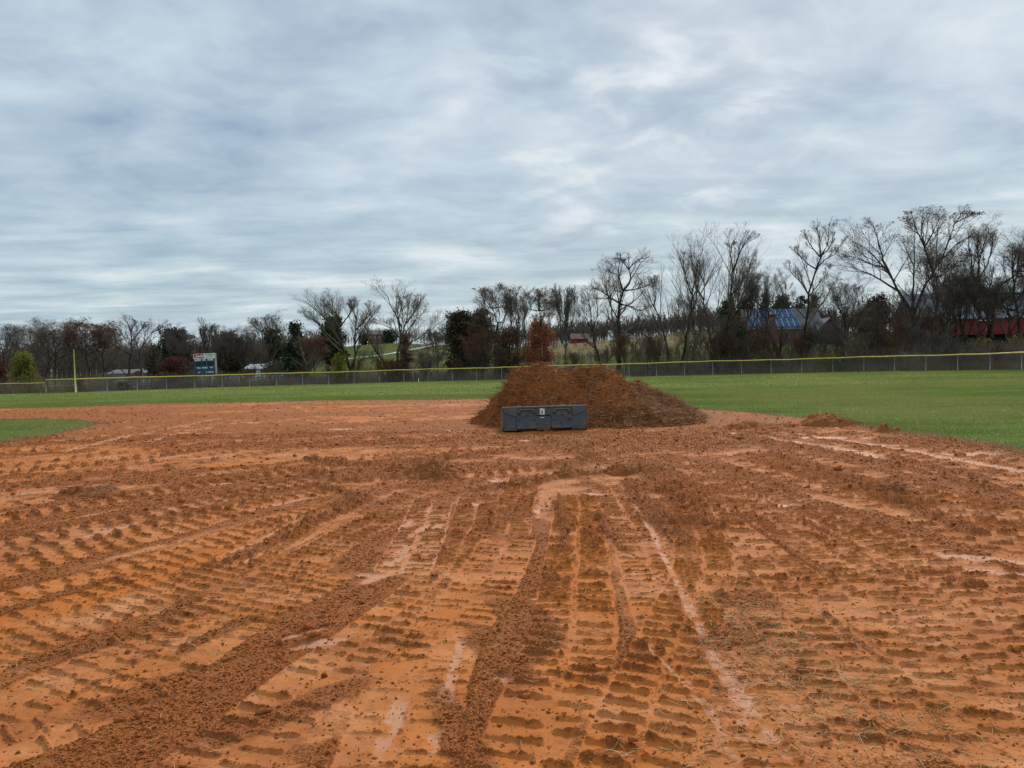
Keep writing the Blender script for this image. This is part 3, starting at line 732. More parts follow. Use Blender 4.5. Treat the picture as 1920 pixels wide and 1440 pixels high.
Ofar, _ = turf(TX, np.maximum(TY, 0.1))
brush_z = sstep(near_r, 84, 92) * (1 - sstep(near_r, 100, 112)) + sstep(near_r, 424, 432)
mud_z = ((TY < 61.5) & (Ofar < 0)) * (near_r < 40) * 1.0
TV = np.stack([TX, TY, TZ], -1)[1:].reshape(-1, 3); nrg = len(rr) - 1
zc = np.stack([tan_z, brush_z.clip(0, 1), mud_z, np.ones_like(mud_z)], -1)[1:].reshape(-1, 4)
i_, j_ = np.meshgrid(np.arange(nrg - 1), np.arange(na), indexing='ij'); j2 = (j_ + 1) % na
tq = np.stack([i_ * na + j_, (i_ + 1) * na + j_, (i_ + 1) * na + j2, i_ * na + j2], -1).reshape(-1, 4)
TV = np.vstack([TV, [[0, 0, -0.02]]]); zc = np.vstack([zc, [[0, 0, 1, 1]]])
tri = np.stack([np.full(na, len(TV) - 1), np.arange(na), (np.arange(na) + 1) % na], -1)
tag(np_mesh('ground', TV, [tq, tri], terrain_material(), smooth=True, attrs={'zone': zc}), kind='structure')
# outfield turf beyond the fine sheet, up to the fence line
fen_px = [(143, 84), (200, 86), (312, 89), (420, 90.5), (520, 92), (716, 94), (900, 92), (1000, 90.5), (1194, 86.5), (1300, 85), (1450, 82), (1572, 79.5), (1700, 74.5), (1846, 68), (1990, 61), (2150, 54)]
fen = np.array([site(px, Y) for px, Y in fen_px])
fu_ = fen[:, 0] / fen[:, 1]
def fence_y(u): return np.interp(u, np.concatenate([[-1.2], fu_]), np.concatenate([[84], fen[:, 1]]))
us = np.linspace(-0.86, 0.84, 320); tt = np.linspace(0, 1, 40)
yb = np.maximum(fence_y(us) + 0.8 , 61.9)
yo = 61.5 + (yb - 61.5)[None] * tt[:, None]; xo = us[None] * (yo + 1.5 * (1 - tt[:, None]))
GZo = hz(xo, yo) + 0.03 + 0.02 * fbm(xo * 0.5, yo * 0.5, 3, 111)
VV = np.stack([xo, yo, GZo], -1).reshape(-1, 3)
a_, b_ = np.meshgrid(np.arange(39), np.arange(319), indexing='ij')
qq = np.stack([a_ * 320 + b_, a_ * 320 + b_ + 1, (a_ + 1) * 320 + b_ + 1, (a_ + 1) * 320 + b_], -1).reshape(-1, 4)
tag(np_mesh('far_outfield_grass', VV, qq, M_GRASS, smooth=True, attrs={'dry': np.zeros(len(VV)) + np.repeat(np.where(tt > 0.97, 0.6, 0.0), 320)}), kind='structure')

# ------------------------------------------------------------------ vectorised small stuff
RG = np.random.default_rng(7)
def tubes(Pn, R, sides=3):
    """Pn (n,k,3), R (n,k) -> V, F of n thin tubes"""
    n, k, _ = Pn.shape
    T = np.gradient(Pn, axis=1) if k > 1 else Pn
    T /= np.linalg.norm(T, axis=2, keepdims=True) + 1e-9
    ref = np.where(np.abs(T[..., 2:3]) < 0.9, np.array([0, 0, 1.0]), np.array([1.0, 0, 0]))
    A = np.cross(T, ref); A /= np.linalg.norm(A, axis=2, keepdims=True) + 1e-9
    B = np.cross(T, A)
    an = np.arange(sides) * 2 * math.pi / sides
    Vv = Pn[:, :, None] + (A[:, :, None] * np.cos(an)[None, None, :, None] + B[:, :, None] * np.sin(an)[None, None, :, None]) * R[:, :, None, None]
    base = (np.arange(n) * k * sides)[:, None, None] + (np.arange(k - 1) * sides)[None, :, None]
    s0 = np.arange(sides)[None, None]; s1 = (s0 + 1) % sides
    Fq = np.stack([base + s0, base + s1, base + sides + s1, base + sides + s0], -1).reshape(-1, 4)
    return Vv.reshape(-1, 3), Fq
def join(parts):
    Vs, Fs, o = [], [], 0
    for v, f in parts:
        Vs.append(v); Fs.append(f + o); o += len(v)
    return np.vstack(Vs), np.vstack(Fs)

def clods(x, y, z, s):
    n = len(x)
    o = np.array([[1, 0, 0], [-1, 0, 0], [0, 1, 0], [0, -1, 0], [0, 0, 1], [0, 0, -1], ], float)
    jit = 1 + RG.uniform(-0.4, 0.4, (n, 6, 1)); q_ = RG.uniform(0, 6.28, n)
    sc_ = s[:, None, None] * RG.uniform(0.6, 1.3, (n, 1, 3)) * np.array([1, 1, 0.75])
    v = o[None] * jit * sc_ + RG.normal(0, 0.22, (n, 6, 3)) * s[:, None, None]
    c, s_ = np.cos(q_)[:, None], np.sin(q_)[:, None]
    v = np.stack([v[..., 0] * c - v[..., 1] * s_, v[..., 0] * s_ + v[..., 1] * c, v[..., 2]], -1)
    v += np.stack([x, y, z], -1)[:, None]
    f = np.array([[0, 2, 4], [2, 1, 4], [1, 3, 4], [3, 0, 4], [2, 0, 5], [1, 2, 5], [3, 1, 5], [0, 3, 5]])
    return v.reshape(-1, 3), (f[None] + (np.arange(n) * 6)[:, None, None]).reshape(-1, 3)

# clods where the soil is loose
n = 520000
yv = 2.3 + (RG.random(n) ** 1.8) * 16; xv = RG.uniform(-0.80, 0.80, n) * (yv + 1.5)
cr_ = gsamp(crumb, xv, yv); ok = (RG.random(n) < np.maximum(sstep(cr_, 0.5, 1.0) * 0.8, 0.06)) & (gsamp(edge_d, xv, yv) < 0)
xv, yv = xv[ok], yv[ok]
sz = 0.0022 + 0.0075 * RG.random(len(xv)) ** 4 + 0.0005 * yv
sz *= np.where(RG.random(len(xv)) < 0.004, RG.uniform(2, 3.6, len(xv)), 1)
n = 17000; yf = 8 + 30 * RG.random(n); xf = RG.uniform(-0.8, 0.8, n) * (yf + 1.5)
ok = (RG.random(n) < 0.06 + sstep(gsamp(crumb, xf, yf), 0.4, 1)) & (gsamp(edge_d, xf, yf) < 0); xf, yf = xf[ok], yf[ok]
xv = np.concatenate([xv, xf]); yv = np.concatenate([yv, yf]); sz = np.concatenate([sz, 0.010 + 0.032 * RG.random(len(xf)) ** 3])
v, f = clods(xv, yv, gheight(xv, yv) + sz * 0.25, sz)
tag(np_mesh('soil_crumbs', v, f, M_CLOD), 'loose reddish crumbs and clods strewn over the torn infield clay', 'soil', kind='stuff')

# straw and torn grass lying on the mud
def straw(x, y, zf, L, r, lift=0.35, k=4):
    n = len(x); a = RG.uniform(0, 2 * math.pi, n); e = np.abs(RG.normal(0, lift, n)); t = np.linspace(0, 1, k)
    bend = RG.normal(0, 0.9, n)
    an = a[:, None] + bend[:, None] * t[None]
    st_ = L[:, None] / (k - 1)
    dx = np.cumsum(np.cos(an) * np.cos(e)[:, None] * st_, 1); dy = np.cumsum(np.sin(an) * np.cos(e)[:, None] * st_, 1)
    dz = np.cumsum(np.sin(e)[:, None] * st_ * (1.0 - 1.3 * t[None]), 1)
    X = x[:, None] + dx; Y = y[:, None] + dy
    Z = np.maximum(zf(x, y)[:, None] + dz, zf(X.ravel(), Y.ravel()).reshape(X.shape) + 0.002)
    return np.stack([X, Y, Z], -1), r[:, None] * (1 - 0.55 * t[None])
sx, sy = [], []
def straw_area(px, py, sxm, sym, n):
    c = ground_pt(px, py); sx.append(RG.normal(c[0], sxm, n)); sy.append(np.clip(RG.normal(c[1], sym, n), 2.2, 40))
for a in ((1400, 1230, .25, .35, 380), (1380, 1170, .18, .2, 220), (1530, 1200, .35, .4, 260), (1650, 1330, .3, .35, 420), (1560, 1380, .4, .3, 240), (1480, 1290, .3, .3, 260), (1360, 1120, .15, .2, 120),
          (1700, 1100, .5, .5, 120), (1330, 1400, .2, .2, 90), (1140, 1380, .25, .2, 40), (1270, 1010, .12, .3, 90), (910, 1210, .3, .3, 45), (1200, 1200, .3, .4, 60), (130, 1230, .35, .3, 120), (320, 1170, .5, .4, 130),
          (40, 1150, .5, .5, 90), (150, 930, .5, .3, 260), (700, 940, .5, .5, 100), (780, 890, .4, .25, 260), (1100, 890, .6, .4, 240), (1250, 880, .5, .8, 300), (1680, 925, .25, .2, 160), (1800, 970, .8, .8, 200), (1450, 830, .5, .5, 260), (440, 1120, .4, .4, 70), (1690, 796, .3, .3, 60), (1757, 805, .35, .3, 90), (1880, 818, .35, .4, 90), (1310, 752, .3, .3, 70), (1837, 762, .3, .3, 50), (1710, 815, .3, .5, 80)):
    straw_area(*a)
n = 1500; yv = 2.4 + RG.random(n) ** 1.3 * 14; sx.append(RG.uniform(-.72, .72, n) * (yv + 1.5)); sy.append(yv)
sx = np.concatenate(sx); sy = np.concatenate(sy); ok = np.abs(sx) < 0.84 * (sy + 1.5); sx, sy = sx[ok], sy[ok]
L = RG.uniform(0.02, 0.085, len(sx)) * (1 + 0.04 * sy); Pn, Rr = straw(sx, sy, gheight, L, RG.uniform(0.0008, 0.0019, len(sx)) * (1 + 0.11 * sy), 0.3)
v, f = tubes(Pn, Rr)
tag(np_mesh('straw_litter', v, f, M_STRAW), 'pale dead grass and straw bits scattered over the wet clay', 'straw', kind='stuff')

# ------------------------------------------------------------------ grass blades
def blades(name, label, x, y, z, h, wd, dryv, lean=0.35):
    n = len(x); a = RG.uniform(0, 2 * math.pi, n)
    lx = RG.normal(0, lean, n) * h; ly = RG.normal(0, lean, n) * h
    bx, by = np.cos(a) * wd, np.sin(a) * wd
    p0 = np.stack([x - bx, y - by, z - 0.01], -1); p1 = np.stack([x + bx, y + by, z - 0.01], -1)
    p2 = np.stack([x + lx * 0.4 + bx * .6, y + ly * 0.4 + by * .6, z + h * 0.6], -1); p3 = np.stack([x + lx, y + ly, z + h], -1)
    V_ = np.stack([p0, p1, p2, p3], 1).reshape(-1, 3); f_ = np.arange(n * 4).reshape(-1, 4)
    return tag(np_mesh(name, V_, f_, M_BLADE, attrs={'dry': np.repeat(dryv, 4)}), label, 'grass', kind='stuff')
n = 620000
yv = 8 + 36 * RG.random(n) ** 0.8; uv = RG.uniform(-0.8, 0.8, n); xv = uv * (yv + 1.5)
ob, ib = turf(xv, yv); e = np.maximum(ob, ib)
keep = (e > -0.12)
x1, y1, e1, ib1, ob1 = xv[keep], yv[keep], e[keep], ib[keep], ob[keep]
hh = RG.uniform(0.025, 0.060, len(x1)) * (1 + 0.5 * vn(x1 * 0.8, y1 * 0.8, 3)); ww = 0.0028 + 0.00022 * y1
dv = np.clip(np.exp(-(np.maximum(e1, 0) / 0.35) ** 2) * 1.0 + (RG.random(len(x1)) < 0.12) * 0.6, 0, 1)
so = ob1 > ib1
blades('outfield_grass_blades', 'short green mown grass of the outfield, dead along its torn edge', x1[so], y1[so], gheight(x1[so], y1[so]), hh[so], ww[so], dv[so])
so = ~so
blades('infield_grass_blades', 'short green grass of the infield patch at the left', x1[so], y1[so], gheight(x1[so], y1[so]), hh[so], ww[so], dv[so])
n = 170000
uv = RG.uniform(-0.78, 0.78, n); yv = 44 + (fence_y(uv) + 0.6 - 44) * RG.random(n); xv = uv * yv
zz = np.where(yv < 61, gheight(xv, yv), hz(xv, yv) + 0.03)
blades('distant_grass_blades', 'mown grass of the deep outfield in front of the yellow topped fence', xv, yv, zz, RG.uniform(0.04, 0.09, n), np.full(n, 0.016), (RG.random(n) < 0.15) * 0.7)
# ragged dead grass along the turf edge
n = 60000
uv = RG.uniform(-0.8, 0.8, n); yv = 8 + 32 * RG.random(n); xv = uv * (yv + 1.5); ob, ib = turf(xv, yv); e = np.maximum(ob, ib)
k_ = np.abs(e + 0.05) < 0.28; xv, yv = xv[k_], yv[k_]
Pn, Rr = straw(xv, yv, gheight, RG.uniform(0.05, 0.14, len(xv)), np.full(len(xv), 0.0035), 0.45)
v, f = tubes(Pn, Rr); tag(np_mesh('edge_thatch', v, f, M_STRAW), 'fringe of dead thatch along the cut edge of the turf', 'thatch', kind='stuff')

# ------------------------------------------------------------------ heaps of soil
def heap(name, label, hf, x0, x1, y0, y1, nx, ny, roots, groot, rs=1.0, cat='soil heap', frac_straw=0.5):
    xs = np.linspace(x0, x1, nx); ys = np.linspace(y0, y1, ny); X, Y = np.meshgrid(xs, ys)
    h = hf(X, Y); base = gheight(X.ravel(), Y.ravel()).reshape(X.shape)
    rim = sstep(h, 0.0, 0.12)
    n1 = fbm(X * 2.2, Y * 2.2, 4, 201); n2 = fbm(X * 7, Y * 7, 4, 203, 0.62); n3 = fbm(X * 22, Y * 22, 3, 207, .6)
    Z = base + h + rim * rs * (0.16 * n1 + 0.26 * np.abs(fbm(X * 1.7 + 3, Y * 1.7, 2, 205)) - 0.07 + 0.20 * np.abs(n2) - 0.15 + 0.06 * n3 + 0.16 * np.abs(fbm(X * 3.2, Y * 3.2, 3, 209)))
    Z = np.where(h <= 0.0, base - 0.04, Z)
    cr = np.full(X.shape, 1.0) - 0.3 * sstep(n1, 0.3, 0.6); og = sstep(fbm(X * 0.8, Y * 0.8, 3, 211), 0.05, 0.5) * 0.8; gr = sstep(fbm(X * 0.7 + 5, Y * 1.2, 3, 213) + 0.25 * n2 + sstep(X, x0 + .45 * (x1 - x0), x1) * 0.35, 0.1, 0.7) * 0.55
    root = thing(name, label, cat, (float((x0 + x1) / 2), float((y0 + y1) / 2), float(hz((x0 + x1) / 2, (y0 + y1) / 2))))
    Vv = np.stack([X, Y, Z], -1).reshape(-1, 3)
    a, b = np.meshgrid(np.arange(ny - 1), np.arange(nx - 1), indexing='ij')
    fq = np.stack([a * nx + b, a * nx + b + 1, (a + 1) * nx + b + 1, (a + 1) * nx + b], -1).reshape(-1, 4)
    hm = h.ravel()[fq].max(1) > 0.0
    loc = np.array(root.location)
    np_mesh('soil', Vv - loc, fq[hm], M_MUD, root, smooth=True, attrs={'soil': np.stack([cr, np.zeros_like(cr), og, gr], -1).reshape(-1, 4)})
    def zf(x, y):
        fi = np.clip((y - y0) / (y1 - y0) * (ny - 1), 0, ny - 1.001); fj = np.clip((x - x0) / (x1 - x0) * (nx - 1), 0, nx - 1.001)
        return Z[fi.astype(int), fj.astype(int)]
    nb_ = int(roots * 0.10); bx = RG.uniform(x0, x1, nb_ * 3); by = RG.uniform(y0, y1, nb_ * 3); k = hf(bx, by) > -0.04; bx, by = bx[k][:nb_], by[k][:nb_]
    bs_ = (0.010 + 0.055 * RG.random(len(bx)) ** 3) * (0.4 + 0.6 * groot); v, f = clods(bx, by, zf(bx, by) + bs_ * 0.3, bs_); o = np_mesh('clods', v - loc, f, M_CLOD, root); o['kind'] = 'stuff'
    rx = RG.uniform(x0, x1, roots * 3); ry = RG.uniform(y0, y1, roots * 3)
    k = hf(rx, ry) > 0.03; rx, ry = rx[k][:roots], ry[k][:roots]
    cl_ = fbm(rx * 1.1, ry * 1.1, 3, 221) + 0.45 * sstep(rx, x0 + .3 * (x1 - x0), x1); k = cl_ + RG.normal(0, .25, len(rx)) > -0.05; rx, ry = rx[k], ry[k]
    half = RG.random(len(rx)) < frac_straw
    for nm, mm, s_ in (('roots', M_ROOT, ~half), ('dead_grass', M_STRAWD, half)):
        x_, y_ = rx[s_], ry[s_]
        if nm == 'dead_grass':
            kk = RG.random(len(x_)) < sstep(x_, x0 + .15 * (x1 - x0), x0 + .75 * (x1 - x0)) * 0.95 + 0.06; x_, y_ = x_[kk], y_[kk]
        if len(x_) < 3: continue
        Pn, Rr = straw(x_, y_, zf, RG.uniform(0.08, 0.34, len(x_)) * groot, RG.uniform(0.003, 0.0085, len(x_)) * (0.6 + 0.4 * groot), 0.75, 5)
        v, f = tubes(Pn - loc, Rr); o = np_mesh(nm, v, f, mm, root); o['kind'] = 'stuff'
    return root

# main mound: crest line from the photograph at depth 20.6 m, cone sides
MY = 20.7
_cp = [(872, 800), (890, 783), (905, 770), (925, 748), (950, 720), (972, 697), (990, 686), (1005, 682), (1022, 687), (1035, 690), (1050, 692), (1062, 692), (1085, 693), (1105, 693), (1122, 693), (1140, 696), (1155, 703), (1168, 712), (1188, 713), (1205, 722), (1240, 735), (1280, 750), (1303, 768), (1325, 786), (1340, 800)]
_cx = np.array([P(a, b, MY)[0] for a, b in _cp]); _cz = np.array([P(a, b, MY)[2] for a, b in _cp])
_cz = np.clip(_cz - np.interp(_cx, [_cx[0], _cx[-1]], [_cz[0], _cz[-1]]) * 0 , -0.1, 3)
def mound_h(X, Y):
    nn = fbm(X * 1.5, Y * 1.5, 3, 231)
    Xw = X + 0.10 * nn
    hc = np.interp(Xw, _cx, _cz, left=-0.5, right=-0.5)
    hs_ = np.interp(Xw, _cx, np.convolve(np.pad(_cz, 2, mode='edge'), np.ones(5) / 5, 'valid'), left=-0.5, right=-0.5)
    yc = MY + 0.25 * np.sin(X * 1.7)
    dy = np.abs(Y - yc); s = 0.64
    h1 = np.where(dy < 0.25, hc, hc * 0.6 + hs_ * 0.4) - s * (np.sqrt(dy * dy + 0.02) - 0.14) * (1 + 0.25 * nn)
    # lower shoulder pushed towards the viewer on the right side
    h2 = 0.95 - 0.60 * np.hypot((X - 2.3) * 0.60, Y - 19.7)
    h3 = 0.62 - 0.55 * np.hypot((X - 1.2) * 0.55, Y - 19.3)
    h4 = 0.55 - 0.58 * np.hypot((X - 3.3) * 0.62, Y - 19.6)
    h = np.maximum(np.maximum(h1, h2), np.maximum(h3, h4))
    return h.clip(-0.2, 3)
heap('soil_mound', 'large mound of red-brown soil and grass roots behind the grey bucket', mound_h, float(_cx[0] - 0.3), float(_cx[-1] + 0.4), 17.3, 23.8, 600, 480, 34000, 1.0)
def small_heap(px, py, w_, hgt, label, roots, n=90, asym=0.0):
    c = ground_pt(px, py); c = c + np.array([0, 0.15]); hgt = hgt * 1.35
    def hf(X, Y):
        nn = fbm(X * 3, Y * 3, 3, int(px)); return hgt - hgt * np.hypot((X - c[0] + asym * (Y - c[1])) / (w_ * 0.5), (Y - c[1]) / (w_ * 0.33)) ** 1.3 * (1 + 0.8 * nn)
    heap('soil_heap', label, hf, c[0] - w_ * .8, c[0] + w_ * .8, c[1] - w_ * .6, c[1] + w_ * .6, n, n, roots, 0.5, 0.35)
small_heap(1545, 799, 1.35, 0.24, 'low heap of grassy soil on the turf edge right of the mound', 1200)
small_heap(1590, 803, 0.42, 0.12, 'small dark soil pile touching the low grassy heap on the turf edge', 200, 50)
small_heap(1662, 812, 0.42, 0.16, 'small round heap of orange soil alone on the turf edge', 250, 50)
small_heap(1405, 804, 1.0, 0.12, 'flat spread heap of red soil on the dirt just right of the mound', 300, 70)
small_heap(1850, 1108, 0.22, 0.05, 'flat clod with a dark hollow near the right border of the dirt', 20, 50)
small_heap(1170, 893, 0.36, 0.10, 'dark turned-up clod in front of the bucket, right of it', 90, 50)
small_heap(790, 896, 1.1, 0.10, 'ragged heap of torn sod left of and in front of the bucket', 500, 80, 0.8)
small_heap(1690, 930, 0.42, 0.07, 'tuft of dead grass and roots on the tracked dirt at the right', 400, 50)
small_heap(150, 932, 0.8, 0.07, 'tuft of dead grass and soil on the tracked dirt at the left', 420, 50)

# ------------------------------------------------------------------ loader bucket
def bucket():
    pl = ground_pt(944, 812); pr_ = ground_pt(1101, 807.5)
    Wd = 1.96
    cx, cy = (pl[0] + pr_[0]) / 2, 17.72
    zz = float(gheight(np.array([cx]), np.array([cy]))[0]) - 0.005
    root = thing('loader_bucket', 'dark grey-blue steel loader bucket seen from its mounting side, standing before the mound', 'loader bucket', (cx, cy, zz), rad(5.0))
    root.rotation_euler = (0, rad(-0.4), rad(5.0))
    h = 0.545; w2 = Wd / 2
    # shell: back plate, rounded heel and floor running away from the viewer
    prof = [(0.0, h), (0.0, 0.12), (0.012, 0.055), (0.05, 0.012), (0.10, 0.0), (0.62, 0.0), (0.62, 0.016), (0.105, 0.016), (0.062, 0.028), (0.030, 0.062), (0.016, 0.12), (0.016, h)]
    MB().prism(prof, -w2 + .012, w2 - .012, axis='x').build('back_plate', M_STEEL, root, bevel=0.003)
    for s in (-1, 1):
        side = [(0.0, h + .004), (0.0, 0.12), (0.012, 0.052), (0.05, 0.006), (0.10, -0.004), (0.66, -0.004), (0.66, 0.05), (0.20, h - 0.03), (0.16, h + 0.004)]
        side = [(a - 0.006, b) for a, b in side]
        xx = s * w2
        MB().prism(side, xx - .012, xx + .012, axis='x').build('side_plate', M_STEELR if s < 0 else M_STEEL, root, bevel=0.003)
    MB().box(-w2, w2, 0.60, 0.76, 0.0, 0.025).build('cutting_edge', M_STEELR, root, bevel=0.003)
    MB().box(-w2 - .005, w2 + .005, -0.022, 0.05, h - .004, h + .022, ch=0.004).build('top_lip', M_STEELM, root)
    # folded upper corners: shallow raised gussets whose lower edge runs diagonally
    for s in (-1, 1):
        pr = [(s * (w2 - .02), h - .006), (s * (w2 - .035), h - .10), (s * 0.70, h - .195), (s * 0.64, h - .195), (s * 0.64, h - .006)]
        MB().prism(pr if s > 0 else pr[::-1], -0.030, -0.0005).build('corner_gusset', M_STEEL, root, bevel=0.004)
    # lower wear strips
    for a, b in ((-w2 + .03, -0.665), (-0.205, 0.115), (0.615, w2 - .03)):
        MB().box(a, b, -0.020, -0.0005, 0.02, 0.138, ch=0.004).build('wear_strip', M_STEELM if a != -0.205 else M_STEELR, root)
    MB().box(-0.205, 0.115, -0.014, -0.0005, 0.142, 0.345).build('centre_panel', M_STEEL, root, bevel=0.003)
    MB().box(-0.215, 0.125, -0.024, -0.0005, 0.352, 0.364).build('centre_rib', M_BLACK, root)
    # two quick-attach mounts
    for cxm in (-0.43, 0.385):
        m = MB().box(cxm - .225, cxm + .225, -0.026, -0.0005, 0.11, 0.36, ch=0.006).box(cxm - .155, cxm + .155, -0.026, -0.0005, 0.3605, 0.475, ch=0.004).build('mount_plate', M_STEEL, root)
        MB().box(cxm - .125, cxm + .125, -0.034, -0.027, 0.345, 0.462, ch=0.004).build('worn_face', M_STEELM, m)
        MB().box(cxm - .045, cxm + .045, -0.035, -0.028, 0.15, 0.29, ch=0.004).build('rub_mark', M_STEELM, m)
        MB().tube([(cxm - .175, -0.045, 0.478), (cxm - .125, -0.055, 0.497), (cxm + .125, -0.055, 0.497), (cxm + .175, -0.045, 0.478)], 0.019, 10).build('hook_bar', M_STEELM, m, True)
        for s in (-1, 1):
            MB().prism([(cxm + s * .13, 0.508), (cxm + s * .205, 0.475), (cxm + s * .215, 0.43), (cxm + s * .175, 0.415), (cxm + s * .135, 0.46)][::(1 if s > 0 else -1)], -0.075, -0.0005).build('hook_ear', M_STEEL, m, bevel=0.004)
            MB().box(cxm + s * .17 - .035, cxm + s * .17 + .035, -0.0300, -0.0262, 0.238, 0.254).build('slot', M_BLACK, m)
        MB().box(cxm - .045, cxm + .045, -0.0385, -0.0345, 0.352, 0.366).build('lock_slot', M_BLACK, m)
        MB().box(cxm - .04, cxm + .04, -0.0385, -0.0345, 0.400, 0.408).build('lock_slot', M_BLACK, m)
        MB().prism([(-0.075, 0.055), (-0.085, 0.075), (-0.075, 0.108), (-0.028, 0.112), (-0.0005, 0.108), (-0.0005, 0.055)], cxm - .235, cxm + .235, axis='x').build('bottom_ledge', M_STEELM, m, bevel=0.004)
        MB().box(cxm - .05, cxm + .05, -0.070, -0.028, 0.1135, 0.118).build('wedge_hole', M_BLACK, m)
    MB().prism([(-0.118, 0.375), (-0.010, 0.370), (-0.008, 0.505), (-0.10, 0.522), (-0.118, 0.515)], -0.022, -0.0005).build('warning_sticker', M_WHITE, root)
    MB().prism([(-0.082, 0.402), (-0.055, 0.400), (-0.048, 0.425), (-0.055, 0.452), (-0.075, 0.456), (-0.086, 0.43)], -0.0245, -0.0225).box(-0.098, -0.045, -0.0245, -0.0225, 0.470, 0.476).box(-0.100, -0.03, -0.0245, -0.0225, 0.386, 0.390).build('sticker_print', M_BLACK, root)
    MB().box(-0.108, -0.018, -0.0185, -0.0145, 0.296, 0.312).build('data_plate', M_WHITE, root)
    return root
bucket()

# ------------------------------------------------------------------ outfield fence
def arcpts(pts, step):
    d = np.concatenate([[0], np.cumsum(np.linalg.norm(np.diff(pts, axis=0), axis=1))])
    n = int(d[-1] / step); t = np.arange(n + 1) * step
    return np.stack([np.interp(t, d, pts[:, k]) for k in range(3)], 1)
def spline3(pts, m=12):
    out = []
    g = np.vstack([2 * pts[0] - pts[1], pts, 2 * pts[-1] - pts[-2]])
    for i in range(1, len(g) - 2):
        for t in np.linspace(0, 1, m, endpoint=False):
            p0, p1, p2, p3 = g[i - 1:i + 3]
            out.append(0.5 * ((2 * p1) + (-p0 + p2) * t + (2 * p0 - 5 * p1 + 4 * p2 - p3) * t * t + (-p0 + 3 * p1 - 3 * p2 + p3) * t ** 3))
    out.append(g[-2]); return np.array(out)
def chain(pts, h, step=0.085, r=0.0022):
    """woven wire: two families of slanting wires"""
    p = arcpts(pts, step); n = len(p)
    k = max(2, int(h / step)); out = []
    for sgn in (1, -1):
        i = np.arange(k, n - k) if True else None
        a = p[i]; j = np.clip(i + sgn * k, 0, n - 1); b = p[j].copy()
        a = a.copy(); a[:, 2] += 0.03; b[:, 2] += 0.03 + h
        out.append(np.stack([a, (a + b) / 2 + np.array([0, 0.01 * sgn, 0]), b], 1))
    Pn = np.concatenate(out); return tubes(Pn, np.full(Pn.shape[:2], r * 0.75))
root_posts = {}
def fence(name, label, pts, h, posts=True, group=None):
    root = thing(name, label, 'fence', tuple(pts[0]), group=group); o0 = pts[0]
    sp_ = spline3(pts)
    sp_[:, 2] = hz(sp_[:, 0], sp_[:, 1]) + 0.03
    v, f = chain(sp_, h - 0.06)
    np_mesh('chain_mesh', v - o0, f, M_GALV, root)
    cap = arcpts(sp_, 1.0); cap = np.vstack([cap, sp_[-1]]); cap[:, 2] += h + 0.015 * np.sin(np.arange(len(cap)) * 1.3) + 0.022 * np.sin(np.arange(len(cap)) * 0.37) - 0.02 * np.abs(np.sin(np.arange(len(cap)) * 1.03))
    v, f = tubes((cap - o0)[None], np.full((1, len(cap)), 0.058), 10)
    np_mesh('yellow_rail_cap', v, f, M_YEL, root, smooth=True)
    pp = arcpts(sp_, 3.05)
    pm = None; root_posts[name] = pp
    for i_p, p in enumerate(pp):
        if pm is None:
            o = MB().tube([(0, 0, -0.2), (0, 0, h + 0.0)], 0.034, 8).build('post', M_GALV, root, True); pm = o.data
        else:
            o = bpy.data.objects.new('post', pm); C.objects.link(o); o.parent = root
        o.location = tuple(p - o0 + np.array([0, 0.045, 0]))
    return root
fence('outfield_fence', 'long chain link fence with a yellow rail cap closing the outfield', fen, 1.48)
low = np.array([site(-420, 80), site(-150, 84.5), site(0, 86.5), site(84, 87)])
fence('side_fence', 'lower chain link fence with yellow cap left of the foul pole', low, 1.12)
gp = np.array([site(86, 86.5), site(141, 84)])
root = thing('fence_gate', 'chain link gate panel between a thick grey post and the foul pole', 'gate', tuple(gp[0])); o0 = gp[0]
v, f = chain(np.vstack([gp[0], (gp[0] + gp[1]) / 2, gp[1]]), 1.42); np_mesh('chain_mesh', v - o0, f, M_GALV, root)
MB().tube([(0, 0, -0.1), (0, 0, 1.66)], 0.07, 10).build('gate_post', M_GALV, root, True)
d_ = gp[1] - gp[0]
MB().tube([(0.05, 0, 1.50), tuple(d_ + np.array([-0.05, 0, 1.50]))], 0.048, 8).build('yellow_rail_cap', M_YEL, root, True)
MB().tube([(0.05, 0, 0.78), tuple(d_ + np.array([-0.05, 0, 0.86]))], 0.022, 8).build('middle_rail', M_GALV, root, True)
fp = site(141.5, 83.8); tp = P(139, 655, 83.8)
root = thing('foul_pole', 'tall thin yellow foul pole standing at the left end of the fence', 'foul pole', tuple(fp))
MB().tube([(0, 0, -0.2), (-0.06, 0, tp[2] - fp[2])], 0.062, 10).build('pole', M_FYEL, root, True)
MB().tube([(0, 0, 0.0), (0, 0, 0.06)], 0.12, 10).build('base_collar', M_GALV, root, True)

# pale marker stakes by the fence
for px, py0, py1, lab in ((775, 685, 717, 'tall thin grey stake at the fence behind the brown leafy tree'), (785, 709, 717.5, 'short white stake in the grass just right of the tall grey stake')):
    Y = 91.5; a = site(px, Y); t_ = P(px, py0, Y)
    MBo = MB().tube([(0, 0, -0.1), (0, 0, t_[2] - a[2])], 0.035 if py0 < 700 else 0.045, 8).box(-0.06, 0.06, -0.06, 0.06, -0.02, 0.05).build('marker_stake', M_OFFW if py0 < 700 else M_WHITE)
    MBo.location = tuple(a); tag(MBo, lab, 'stake')

